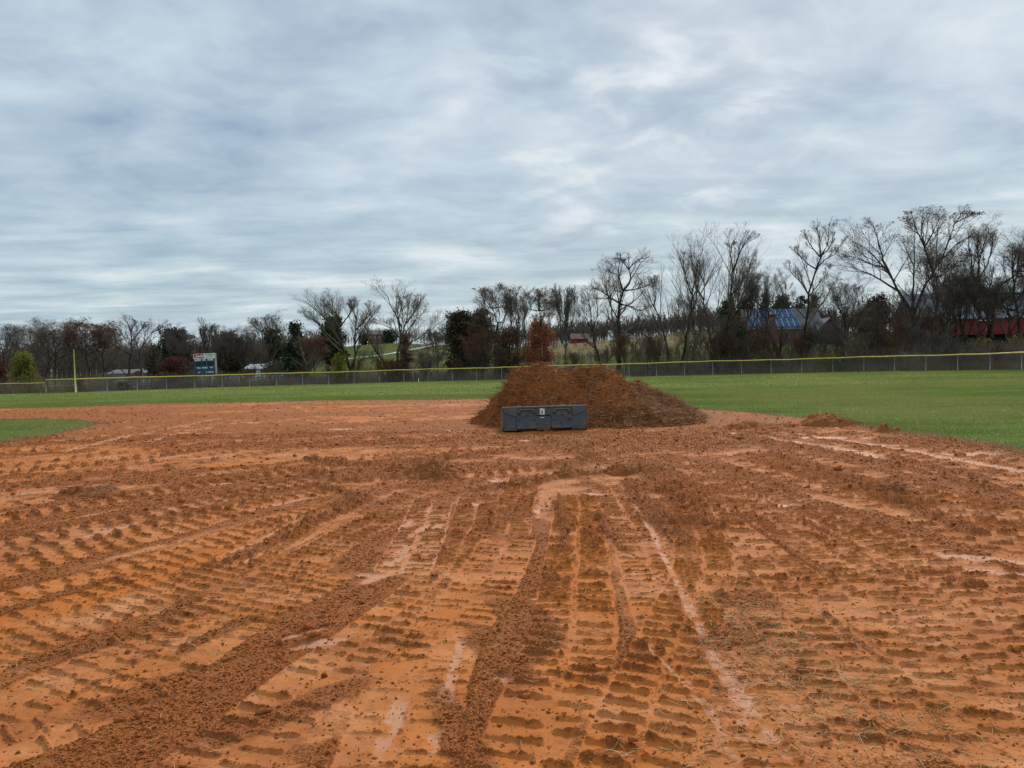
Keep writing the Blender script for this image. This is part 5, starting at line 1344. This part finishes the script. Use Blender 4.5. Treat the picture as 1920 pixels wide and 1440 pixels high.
# leafy and evergreen trees and bushes: many small leaf clumps through the crown's volume
def leafy(name, label, cat, px, top, wpx, Y, m_, n, size, shape='round', seed=0, base_py=None, trunk_r=0.12, stem=0.0, trunk_mat=M_BARK, layers=0.0):
    Y = clear_y(px, Y) - (1.0 if cat == 'bush' else 0)
    rg = np.random.default_rng(seed); b = site(px, Y); h = P(px, top, Y)[2] - b[2]; w_ = wpx * Y / 1440
    root = thing(name, label, cat, tuple(b))
    MB().tube([(0, 0, -0.2), (0.02 * h, 0, h * 0.45), (0, 0.02, h * 0.9)], [trunk_r, trunk_r * 0.7, trunk_r * 0.15], 7).build('trunk', trunk_mat, root, True)
    nb = 80
    t = rg.random(nb); z_ = h * (stem + (1 - stem) * t)
    if shape == 'cone': rw = (1 - t) ** 0.85 * 0.5 + 0.03
    elif shape == 'oval': rw = np.sqrt(np.clip(1 - (2 * t - 0.9) ** 2 / 1.25, 0.02, 1)) * 0.5
    else: rw = np.sqrt(np.clip(1 - (1.5 * t - 0.62) ** 2, 0.02, 1)) * 0.5
    a = rg.uniform(0, 6.28, nb); rd = w_ * rw * rg.uniform(0.35, 1.08, nb)
    e_ = np.stack([np.cos(a) * rd, np.sin(a) * rd, z_ + rd * (0.15 if shape != 'cone' else -0.1)], 1)
    s_ = np.stack([np.zeros(nb), np.zeros(nb), np.maximum(z_ - rd * 0.5, 0.1)], 1)
    Pn = np.stack([s_, (s_ + e_) / 2 + np.array([0, 0, .02 * h]), e_], 1)
    v, f = tubes(Pn, np.array([[.03, .02, .01]]) * np.ones((nb, 1)), 4); np_mesh('branches', v, f, trunk_mat, root)
    k = rg.integers(0, nb, n); tt_ = rg.uniform(0.35, 1.05, n) ** 0.7
    pos = s_[k] + (e_[k] - s_[k]) * tt_[:, None]
    sc_ = w_ * 0.085 * np.array([1, 1, 0.55 if layers else 0.9])
    pos += rg.normal(size=(n, 3)) * sc_
    pos[:, 2] = np.abs(pos[:, 2])
    v, f = leaf_cloud(pos, size, rg); o = np_mesh('foliage', v, f, m_, root); o['kind'] = 'stuff'
    return root
LF = leafy
LF('conifer', 'yellow-green conical conifer behind the low fence at far left', 'tree', 45, 667, 66, 92, M_LYEL, 9000, .11, 'cone', 1)
LF('bush', 'small dark round bush at the fence right of the foul pole', 'bush', 229, 719, 24, 87.5, M_EVER, 2600, .07, 'round', 2, trunk_r=.03)
LF('small_tree', 'dark red-leaved small tree left of the scoreboard', 'tree', 328, 672, 58, 94, M_LRED, 5500, .10, 'round', 3, layers=1)
LF('evergreen_tree', 'dark evergreen behind the left side of the scoreboard', 'tree', 330, 622, 58, 122, M_EVER, 5500, .22, 'round', 4, stem=.1)
LF('evergreen_tree', 'small dark evergreen left of the scoreboard group, above the grey house', 'tree', 290, 652, 36, 125, M_EVER, 3000, .18, 'round', 5)
LF('evergreen_tree', 'dark evergreen right of the scoreboard', 'tree', 430, 628, 62, 126, M_JUN, 5500, .22, 'round', 6)
LF('evergreen_tree', 'low dark evergreen above the brick house roof', 'tree', 515, 620, 46, 130, M_EVER, 4500, .2, 'round', 7)
LF('evergreen_tree', 'green-black pointed evergreen right of the white-roofed house', 'tree', 556, 610, 62, 106, M_EVER, 7000, .17, 'cone', 8, trunk_r=.18)
LF('evergreen_tree', 'round dark evergreen seen through the wide left-sweeping tree', 'tree', 628, 598, 50, 125, M_EVER, 6500, .2, 'round', 9, stem=.2)
LF('shrub', 'yellow-green shrub at the foot of the forked bare tree', 'bush', 636, 664, 34, 92, M_LYEL, 2600, .09, 'oval', 10, trunk_r=.04)
LF('beech_tree', 'small tree full of dark brown leaves in front of the fan-shaped tree', 'tree', 760, 628, 50, 91.8, M_LBROWN, 8000, .085, 'cone', 11, layers=1)
LF('shrub', 'low brown-leaved shrub left of the dark brown leafy tree', 'bush', 733, 676, 40, 92, M_LBROWN, 2600, .08, 'round', 12, trunk_r=.04)
LF('evergreen_tree', 'tall dark brown-green evergreen, left one of the pair left of the mound', 'tree', 866, 590, 62, 100, M_JUN, 9000, .16, 'round', 13, stem=.12)
LF('evergreen_tree', 'dark brown evergreen, right one of the pair left of the mound', 'tree', 900, 586, 56, 103, M_JUN, 8000, .16, 'round', 14, stem=.12)
LF('brown_tree', 'dark reddish-brown leafy tree behind the left slope of the mound', 'tree', 955, 622, 58, 94, M_LBROWN, 6500, .11, 'round', 15, stem=.1)
LF('rust_tree', 'rust-orange leaved tree standing straight behind the mound peak', 'tree', 1013, 606, 62, 91.2, M_LRUST, 13000, .10, 'round', 16)
LF('pine_tree', 'green pine left of the solar roof', 'tree', 1436, 553, 30, 215, M_PINE, 3000, .3, 'cone', 17, stem=.1)
LF('pine_tree', 'broad green pine directly behind the solar roof', 'tree', 1468, 556, 40, 222, M_PINE, 4000, .32, 'round', 18, stem=.1)
LF('pine_tree', 'pointed dark pine behind the right end of the solar roof', 'tree', 1528, 554, 28, 225, M_EVER, 3000, .3, 'cone', 19, stem=.1)
LF('pine_tree', 'rounded dark pine between the broad pine and the pointed pine', 'tree', 1506, 558, 34, 228, M_EVER, 3200, .3, 'round', 20, stem=.1)
LF('pine_tree', 'low dark pine left of the other pines', 'tree', 1400, 562, 40, 226, M_EVER, 3600, .3, 'round', 21, stem=.1)
LF('pine_tree', 'dark pine farthest left of the pines, seen through the comb-topped tree', 'tree', 1366, 566, 40, 230, M_EVER, 3600, .3, 'round', 22, stem=.1)
LF('evergreen_tree', 'dark green holly-like tree under the tall comb-topped tree', 'tree', 1375, 608, 62, 88, M_EVER, 5500, .12, 'round', 23)
LF('evergreen_tree', 'dark brown vine-covered evergreen left of the widest tree', 'tree', 1648, 552, 56, 92, M_JUN, 7500, .14, 'round', 24, stem=.1)
LF('evergreen_tree', 'dark shaggy evergreen behind the trunk of the widest tree', 'tree', 1622, 580, 46, 96, M_JUN, 4500, .14, 'round', 25)
LF('brown_tree', 'reddish-brown leafy tree against the left gable of the red barn', 'tree', 1760, 606, 34, 84, M_LBROWN, 2000, .10, 'oval', 26)
LF('shrub', 'green shrub behind the fence right of the chimney stump tree', 'bush', 1560, 668, 60, 82, M_LYEL, 1500, .08, 'round', 27, trunk_r=.04)
LF('shrub', 'green shrub behind the fence below the red barn wall', 'bush', 1836, 640, 70, 76, M_LYEL, 1700, .08, 'round', 28, trunk_r=.04)
LF('shrub', 'yellowish green shrub at the right border behind the fence', 'bush', 1905, 634, 60, 72, M_LYEL, 1500, .08, 'round', 29, trunk_r=.04)
LF('shrub', 'green shrub at the fence in front of the solar roof house', 'bush', 1440, 672, 50, 85, M_LYEL, 1500, .08, 'round', 30, trunk_r=.04)
LF('red_shrub', 'dark red-leaved shrub cut by the left photo edge', 'bush', -4, 676, 40, 95, M_LRED, 3000, .1, 'round', 31)
LF('evergreen_tree', 'small evergreen beside the house on the green hill', 'tree', 730, 622, 26, 395, M_EVER, 1400, .5, 'round', 32)
LF('evergreen_tree', 'dark evergreen left of the house on the green hill', 'tree', 684, 626, 18, 400, M_EVER, 1000, .5, 'round', 33)

# bare shrubs between the trees and the fence: one kind built four times, then copied
sh_src = []
for s in range(4):
    rg = np.random.default_rng(500 + s)
    lm = []
    for i in range(9):
        a = rg.uniform(0, 6.28); h_ = rg.uniform(2.0, 3.6); rd = rg.uniform(0.4, 1.5)
        p0 = np.array([rg.normal() * .25, rg.normal() * .25, -0.1])
        lm.append((np.array([p0, p0 + [math.cos(a) * rd * .4, math.sin(a) * rd * .4, h_ * .5], p0 + [math.cos(a) * rd, math.sin(a) * rd, h_]]), rg.uniform(.02, .05), .008))
    sh_src.append((lm, s))
def copy_tree(o):
    c = o.copy(); C.objects.link(c)
    for ch in list(o.children):
        d = ch.copy(); C.objects.link(d); d.parent = c
    return c
shr = []
for lm, s in sh_src:
    shr.append(make_tree('bare_shrub', 'x', 'shrub', (0, 0, 0), lm, 600 + s, trunk_mat=M_BARK, twig_mat=(M_BRUSH, M_TWIGR, M_TWIG, M_BARKG)[s], ms=(6, 5, 4, 0), up=.3, ang=34, group='bare shrubs behind the fence', tw=.009))
rs = random.Random(4)
used = set()
for i, p in enumerate(root_posts['outfield_fence']):
    px = 960 + 1440 * p[0] / p[1]
    if px > 1990: break
    k = rs.randrange(4)
    o = shr[k] if k not in used else copy_tree(shr[k]); used.add(k)
    d = rs.uniform(1.6, 3.4) + (2.6 if 330 < px < 450 else 0); Y = p[1] + d; X = p[0] / p[1] * Y + rs.uniform(-.5, .5)
    o.location = (X, Y, float(hz(X, Y)))
    s_ = rs.uniform(0.8, 1.2) * (0.8 if px > 1770 else 1.3 if px > 1180 else 0.55 if px < 480 else 0.85 if px < 850 else 1.1); o.scale = (s_, s_, s_); o.rotation_euler = (0, 0, rs.uniform(0, 6.28))
    n_ = i + 1; sf = 'th' if 10 <= n_ % 100 <= 20 else {1: 'st', 2: 'nd', 3: 'rd'}.get(n_ % 10, 'th')
    o['label'] = 'leafless twiggy shrub right behind the %d%s fence post counted from the foul pole' % (n_, sf)
for k in range(4):
    if k not in used:
        for ch in list(shr[k].children): bpy.data.objects.remove(ch)
        bpy.data.objects.remove(shr[k])
# undergrowth: countless stems
n = 36000
uu = RG.uniform(-0.8, 0.78, n); yy = fence_y(uu) + 0.9 + np.abs(RG.normal(0, 4.5, n)); xx = uu * yy
dens = 0.5 + 0.6 * vn(xx * 0.15, yy * 0.15, 9) + 0.25 * (uu > 0.15); kk = RG.random(n) < dens; xx, yy, uu = xx[kk], yy[kk], uu[kk]; n = len(xx)
h_ = RG.uniform(0.5, 1.9, n) * (1 + 0.4 * (uu > 0.15)); t = np.linspace(0, 1, 4)
dx = RG.normal(0, .35, n)[:, None] * h_[:, None] * t ** 1.5; dy = RG.normal(0, .35, n)[:, None] * h_[:, None] * t ** 1.5
Pn = np.stack([xx[:, None] + dx, yy[:, None] + dy, hz(xx, yy)[:, None] + h_[:, None] * t[None]], -1); Rr = RG.uniform(.006, .014, n)[:, None] * (1 - .6 * t)[None]
tw_ = spawn(Pn, Rr, h_, 4, .35, 40, .2, .2, 3, RG, .2, .005)
v, f = join([tubes(Pn, Rr), tubes(tw_[0], tw_[1])])
tag(np_mesh('undergrowth', v, f, M_BRUSH), 'tangle of leafless brush filling the strip behind the outfield fence', 'brush', kind='stuff')
n = 26000
uu = RG.uniform(-0.7, 0.78, n); yy = fence_y(uu) + RG.uniform(0.25, 2.6, n); xx = uu * yy
kk = RG.random(n) < 0.22 + 0.7 * sstep(uu, 0.12, 0.4); xx, yy = xx[kk], yy[kk]; n = len(xx); h_ = RG.uniform(.3, .95, n)
dx = RG.normal(0, .3, n)[:, None] * h_[:, None] * t ** 1.7; dy = RG.normal(0, .3, n)[:, None] * h_[:, None] * t ** 1.7
Pn = np.stack([xx[:, None] + dx, yy[:, None] + dy, hz(xx, yy)[:, None] + h_[:, None] * t[None]], -1); Rr = RG.uniform(.006, .014, n)[:, None] * (1 - .6 * t)[None]
v, f = tubes(Pn, Rr); tag(np_mesh('tall_dry_grass', v, f, M_DRYG), 'tall tan dead grass along the foot of the fence', 'grass', kind='stuff')

# woods on the far crest: one mass
def wood(name, label, px0, px1, r0, r1, n, h0, h1, m_, rad_=.06, seed=0, tw=9):
    rg = np.random.default_rng(seed)
    px = rg.uniform(px0, px1, n); Y = rg.uniform(r0, r1, n) * np.cos(np.arctan((px - 960) / 1440)); x = (px - 960) / 1440 * Y; zz = hz(x, Y)
    h_ = rg.uniform(h0, h1, n); t = np.linspace(0, 1, 4)
    Pn = np.stack([x[:, None] + rg.normal(0, .04, n)[:, None] * h_[:, None] * t, Y[:, None] + 0 * t, zz[:, None] + h_[:, None] * t], -1); R_ = np.full(n, rad_ * 1.6)[:, None] * (1 - .7 * t)[None]
    A = spawn(Pn, R_, h_, tw, .42, 42, .35, .15, 4, rg, .2, rad_ * .8); B = spawn(*A, 6, .45, 40, .3, .15, 3, rg, .2, rad_ * .7)
    v, f = join([tubes(Pn, R_), tubes(A[0], A[1]), tubes(B[0], B[1])])
    return tag(np_mesh(name, v, f, m_), label, 'wood', kind='stuff')
wood('far_wood', 'dark leafless wood along the crest beyond the tan field', 840, 1660, 424, 480, 1500, 8, 12, M_TWIG, .09, 1)
wood('hill_wood', 'thin leafless wood on the crest of the green hill', 560, 860, 424, 450, 200, 5, 9, M_BRUSH, .08, 2)
wood('left_wood', 'distant leafless wood behind the scoreboard and the left houses', -200, 640, 190, 260, 1300, 4.5, 7, M_TWIG, .055, 3)
wood('left_far_wood', 'low grey hedge-like wood far behind the foul pole', -250, 620, 330, 420, 900, 7, 12, M_BRUSH, .10, 6)
wood('right_wood', 'leafless wood on the rise behind the red barn', 1600, 2200, 240, 320, 240, 8, 13, M_BRUSH, .08, 4)
wood('field_hedge', 'leafless hedgerow crossing the tan field', 1020, 1420, 262, 268, 170, 1.5, 3.5, M_TWIG, .03, 5, 7)
wood('near_hedge', 'leafless hedge between the fence trees and the tan field', 1000, 1430, 150, 158, 190, 1.2, 3.2, M_TWIG, .02, 7, 7)

# ------------------------------------------------------------------ buildings
def gable(name, label, px0, px1, Y, y_base, y_eave, y_ridge, wall_m, roof_m, depth=9.0, rz=0.0, cat='house', over=0.4):
    a = P(px0, y_base, Y); b = P(px1, y_base, Y); cxx = (a[0] + b[0]) / 2; W = b[0] - a[0]
    hg = float(hz(cxx, Y)); gz = min(hg, a[2]) - 0.3
    lift = max(0.0, hg - a[2]) * 0.8
    ze = P((px0 + px1) / 2, y_eave, Y)[2] - gz + lift; zr = P((px0 + px1) / 2, y_ridge, Y)[2] - gz + lift
    root = thing(name, label, cat, (cxx, Y, gz), rz)
    w2 = W / 2
    MB().prism([(0, 0), (depth, 0), (depth, ze), (depth / 2, zr - .12), (0, ze)], -w2, w2, axis='x').build('wall', wall_m, root)
    o_ = over; sl = (zr - ze) / (depth / 2)
    rf = MB()
    rf.prism([(-o_, ze - sl * o_), (-o_, ze - sl * o_ + .18), (depth / 2, zr + .18), (depth + o_, ze - sl * o_ + .18), (depth + o_, ze - sl * o_), (depth / 2, zr)], -w2 - o_, w2 + o_, axis='x')
    r_ = rf.build('roof', roof_m, root)
    return root, W, ze, zr, gz, r_
# solar roofed house
root, W, ze, zr, gz, rf = gable('farmhouse', 'low brick house with blue solar panels over its roof, seen through the bare trees', 1404, 1545, 192, 646, 616, 578, M_BRICK, M_SHING, 11, cat='house')
w2 = W / 2; sl = math.atan2(zr - ze, 5.5); Ls_ = math.hypot(zr - ze, 5.5)
for row, (s0, s1, xa, nn) in enumerate(((0.50, 0.97, -w2 + 2.6, 7), (0.02, 0.48, -w2 + 0.4, 9))):
    for i in range(nn):
        x0_ = xa + i * 1.42
        if x0_ + 1.3 > w2: break
        def pt(x, s, e): return (x, s * Ls_ * math.cos(sl) - math.sin(sl) * e, ze + s * Ls_ * math.sin(sl) + .18 + math.cos(sl) * e)
        m = MB(); c = [pt(x0_, s0, .06), pt(x0_ + 1.32, s0, .06), pt(x0_ + 1.32, s1, .06), pt(x0_, s1, .06)] + [pt(x0_, s0, .16), pt(x0_ + 1.32, s0, .16), pt(x0_ + 1.32, s1, .16), pt(x0_, s1, .16)]
        m.add(c, [(0, 3, 2, 1), (4, 5, 6, 7), (0, 1, 5, 4), (1, 2, 6, 5), (2, 3, 7, 6), (3, 0, 4, 7)]); pn = m.build('solar_panel', M_SOLAR, rf)
        fr = MB()
        for xa_, xb_, sa, sb in ((x0_ - .05, x0_ + .05, s0, s1), (x0_ + 1.27, x0_ + 1.37, s0, s1), (x0_, x0_ + 1.32, (s0 + s1) / 2 - .006, (s0 + s1) / 2 + .006)):
            c = [pt(xa_, sa, .17), pt(xb_, sa, .17), pt(xb_, sb, .17), pt(xa_, sb, .17), pt(xa_, sa, .19), pt(xb_, sa, .19), pt(xb_, sb, .19), pt(xa_, sb, .19)]
            fr.add(c, [(0, 3, 2, 1), (4, 5, 6, 7), (0, 1, 5, 4), (1, 2, 6, 5), (2, 3, 7, 6), (3, 0, 4, 7)])
        fr.build('panel_frame', M_ALU, rf)
cx_ = P(1451, 600, 190)[0] - root.location.x; ct = P(1451, 590, 190)[2] - gz
MB().box(cx_ - .7, cx_ + .7, -1.0, -0.01, 0, ct * .72).box(cx_ - .55, cx_ + .55, -0.9, -0.02, ct * .72 + .002, ct).box(cx_ - .62, cx_ + .62, -.97, .05, ct + .002, ct + .25).build('chimney', M_BRICK, root)
for i in range(5):
    xw = -w2 + 2.2 + i * 3.6
    if abs(xw - cx_) < 1.6: continue
    wn = MB().box(xw - .55, xw + .55, -0.05, -0.004, ze - 2.4, ze - 1.0).build('window', M_GLASS, root)
    MB().box(xw - .65, xw + .65, -0.09, -0.054, ze - 2.5, ze - 2.4).box(xw - .65, xw + .65, -0.09, -0.054, ze - 1.0, ze - .9).box(xw - .65, xw - .55, -0.088, -0.054, ze - 2.4, ze - 1.0).box(xw + .55, xw + .65, -0.088, -0.054, ze - 2.4, ze - 1.0).build('window_frame', M_OFFW, wn)
# cross wing at right with dark gable
a = P(1556, 640, 188); gz = float(hz(a[0], 188)) - .5
root = thing('barn', 'dark brown gabled shed right of the solar-roofed house', 'shed', (a[0], 188, gz), 0.0)
zt = P(1556, 597, 188)[2] - gz; ze = P(1556, 624, 188)[2] - gz
MB().prism([(-3.2, 0), (3.2, 0), (3.2, ze), (0, zt), (-3.2, ze)], 0, 9).build('wall', M_DBARN, root)
MB().prism([(-3.6, ze - .35), (0, zt + .02), (3.6, ze - .35), (3.6, ze - .12), (0, zt + .28), (-3.6, ze - .12)], -0.3, 9.3).build('roof', M_SHING, root)
MB().box(-1.0, 1.0, -0.06, -0.004, 0, ze * .75).build('door', M_BLACK, root)
# red bank barn
Y = 150
bl = P(1722, 626, Y); br = P(2080, 618, Y); ev = P(1850, 594, Y)[2]; rd_ = P(1850, 546, Y)[2]; fl = P(1850, 627, Y)[2]
W = br[0] - bl[0]; gz = float(hz((bl[0] + br[0]) / 2, Y)) - .5
root = thing('red_barn', 'long red barn with pale metal roof and dark open ground floor at the right', 'barn', (bl[0], Y, gz), rad(-3))
e = ev - gz; rdg = rd_ - gz; f0 = fl - gz; dp = 11.0
MB().box(0.1, W, 1.6, dp - .3, 0, f0 - .02).build('ground_floor_shade', M_BLACK, root)  # near-black block: the shade under the overhang is put into its colour
MB().prism([(0, f0), (dp, f0), (dp, e), (dp / 2, rdg - .1), (0, e)], 0, W, axis='x').build('wall', M_BARN, root)
sl_ = (rdg - e) / (dp / 2)
MB().prism([(-.4, e - sl_ * .4), (-.4, e - sl_ * .4 + .16), (dp / 2, rdg + .16), (dp + .4, e - sl_ * .4 + .16), (dp + .4, e - sl_ * .4), (dp / 2, rdg)], -.4, W + .4, axis='x').build('roof', M_MROOF, root)
rb = MB()
for i in range(int(W / 0.9)):
    x = i * .9 + .3; rb.add([(x, -.4, e - sl_ * .4 + .165), (x + .06, -.4, e - sl_ * .4 + .165), (x + .06, dp / 2, rdg + .165), (x, dp / 2, rdg + .165), (x, -.4, e - sl_ * .4 + .21), (x + .06, -.4, e - sl_ * .4 + .21), (x + .06, dp / 2, rdg + .21), (x, dp / 2, rdg + .21)], [(0, 3, 2, 1), (4, 5, 6, 7), (0, 1, 5, 4), (1, 2, 6, 5), (2, 3, 7, 6), (3, 0, 4, 7)])
rb.build('roof_seams', M_MROOF, root)
for px0, px1 in ((1830, 1858), (1700, 1701)):
    if px1 - px0 < 5: continue
    x0_ = P(px0, 600, Y)[0] - bl[0]; x1_ = P(px1, 600, Y)[0] - bl[0]; zt_ = P(1845, 601, Y)[2] - gz
    MB().box(x0_, x1_, -0.10, -0.06, zt_ - .1, zt_ + .1).build('door_track', M_WHITE, root)
    d = MB().box(x0_ + .2, x0_ + 2.6, -0.05, -0.004, zt_ - 1.9, zt_ - .12).build('sliding_door', M_BARN, root)
    MB().box(x0_ + 1.5, x0_ + 2.7, -0.08, -0.054, zt_ - 1.95, zt_ - 1.85).box(x0_ + 1.5, x0_ + 1.6, -0.08, -0.054, zt_ - 1.85, zt_ - .9).build('door_trim', M_OFFW, d)
tr = MB().box(-.06, .10, -.08, -.02, f0, e - .2)
tr.build('corner_trim', M_OFFW, root)
for i in range(7):
    x = 2 + i * W / 7; MB().box(x - .15, x + .15, 0.1, 0.4, 0, f0 - .004).build('forebay_post', M_STONE, root)
bt = MB()
for i in range(int(W / .6)): bt.box(i * .6 + .28, i * .6 + .31, -0.02, -0.001, f0 + .02, e - .3)
bt.build('siding_battens', M_BARN, root)
# gable shed left of the red barn
root, *_ = gable('red_shed', 'red gabled wing at the left end of the long red barn', 1722, 1778, 140, 640, 592, 560, M_DBARN, M_MROOF, 8, cat='shed')
# small far barn and silo
root, *_ = gable('red_barn', 'tiny red barn far off on the tan hill, left of the white silo', 1072, 1104, 352, 653, 643, 633, M_BARN, M_DBARN, 9, cat='barn')
MB().box(-1.2, 1.2, -0.08, -0.01, 0, 2.6).build('door', M_BLACK, root)
s = P(1145, 652, 350); gz = float(hz(s[0], 350)); ht = max(P(1145, 634, 350)[2] - gz, 4.8)
root = thing('silo', 'white round silo beside the far red barn', 'silo', (s[0], 350, gz))
MB().tube([(0, 0, -.5), (0, 0, ht - 1)], 1.25, 16).build('wall', M_WHITE, root, True)
MB().tube([(0, 0, ht - .998), (0, 0, ht - .5), (0, 0, ht)], [1.3, 1.0, .1], 16).build('dome', M_OFFW, root, True)
# left: low grey building with gable end
root, W, ze, zr, gz, rf = gable('grey_house', 'low grey house with pale roof behind the fence, right of the foul pole', 203, 250, 150, 724, 707, 700, M_OFFW, M_SHING, 8, cat='house')
a = P(262, 722, 146); gz = float(hz(a[0], 146)) - .2; zt = P(262, 697, 146)[2] - gz; ze = P(262, 705, 146)[2] - gz
root2 = thing('white_garage', 'off-white gable-fronted building joined to the low grey house', 'garage', (a[0], 146, gz))
MB().prism([(-2.4, 0), (2.4, 0), (2.4, ze), (0, zt), (-2.4, ze)], 0, 7).build('wall', M_OFFW, root2)
MB().prism([(-2.8, ze - .3), (0, zt + .02), (2.8, ze - .3), (2.8, ze - .1), (0, zt + .26), (-2.8, ze - .1)], -.3, 7.3).build('roof', M_SHING, root2)
for i in (-1, 1): MB().box(i * 1.1 - .6, i * 1.1 + .6, -.06, -.004, .3, 1.5).build('garage_door', M_MROOF, root2)
root, W, ze, zr, gz, rf = gable('brick_house', 'small red brick house with white gable, right of the scoreboard', 461, 492, 140, 702, 692, 684, M_BRICK, M_OFFW, 7, cat='house')
MB().box(W / 2 - 1.1, W / 2 - .3, -.06, -.004, ze - 1.3, ze - .1).build('white_panel', M_WHITE, root)
root, W, ze, zr, gz, rf = gable('white_house', 'small white house with pale roof tilted behind the left evergreens', 505, 531, 150, 700, 681, 671, M_OFFW, M_MROOF, 7, cat='house')
MB().box(-1.0, 0.2, -.06, -.004, ze - 1.4, ze - .4).build('window', M_GLASS, root)
root, W, ze, zr, gz, rf = gable('hill_house', 'brick house on top of the green hill', 690, 716, 392, 642, 627, 619, M_BRICK, M_SHING, 9, cat='house')
for i in (-1, 0, 1): MB().box(i * 2.2 - .5, i * 2.2 + .5, -.08, -.01, ze - 2.2, ze - .8).build('window', M_OFFW, root)
# white rail fence behind the chain link fence
def rail_fence(label, pxs, Y, top_py):
    pts = [site(px, Y) for px in pxs]; o0 = pts[0]
    hh = P(pxs[0], top_py, Y)[2] - o0[2]; hh = max(0.9, min(hh, 1.5))
    root = thing('rail_fence', label, 'fence', tuple(o0))
    for p in pts: MB().box(-.07, .07, -.07, .07, -.1, hh + .08).build('post', M_WHITE, root).location = tuple(p - o0)
    for k in (0.35, 0.68, 1.0):
        m = MB()
        for a, b in zip(pts[:-1], pts[1:]):
            m.tube([tuple(a - o0 + [0, -.09, hh * k - .05]), tuple(b - o0 + [0, -.09, hh * k - .05])], .055, 4)
        m.build('rail', M_WHITE, root)
rail_fence('white rail fence in front of the low grey house', [216 + i * 13 for i in range(8)], 112, 716)
rail_fence('white rail fence seen below the scoreboard', [368 + i * 16 for i in range(12)], 112, 709)
# driveway up the green hill
dp_ = [(640, 676), (700, 668), (742, 662), (790, 652), (835, 646), (860, 643)]
def hill_hit(px, py):
    d = ray(np.array([px]), np.array([py]))[0]; t = np.linspace(110, 430, 3000); x = d[0] * t; y = d[1] * t; z = CAM_H + d[2] * t
    k = np.nonzero(z < hz(x, y))[0]; k = k[0] if len(k) else -1
    return np.array([x[k], y[k]])
dd = np.array([hill_hit(*p) for p in dp_]); dd = resample(dd, 60)
t_ = np.gradient(dd, axis=0); t_ /= np.hypot(*t_.T)[:, None]; nrm = np.stack([-t_[:, 1], t_[:, 0]], 1)
E1, E2 = dd + nrm * 1.3, dd - nrm * 1.3
Vd = np.vstack([np.column_stack([E1, hz(E1[:, 0], E1[:, 1]) + .08]), np.column_stack([E2, hz(E2[:, 0], E2[:, 1]) + .08])])
i = np.arange(59); tag(np_mesh('driveway', Vd, np.stack([i, i + 1, i + 61, i + 60], -1), M_GRAVEL), kind='structure')
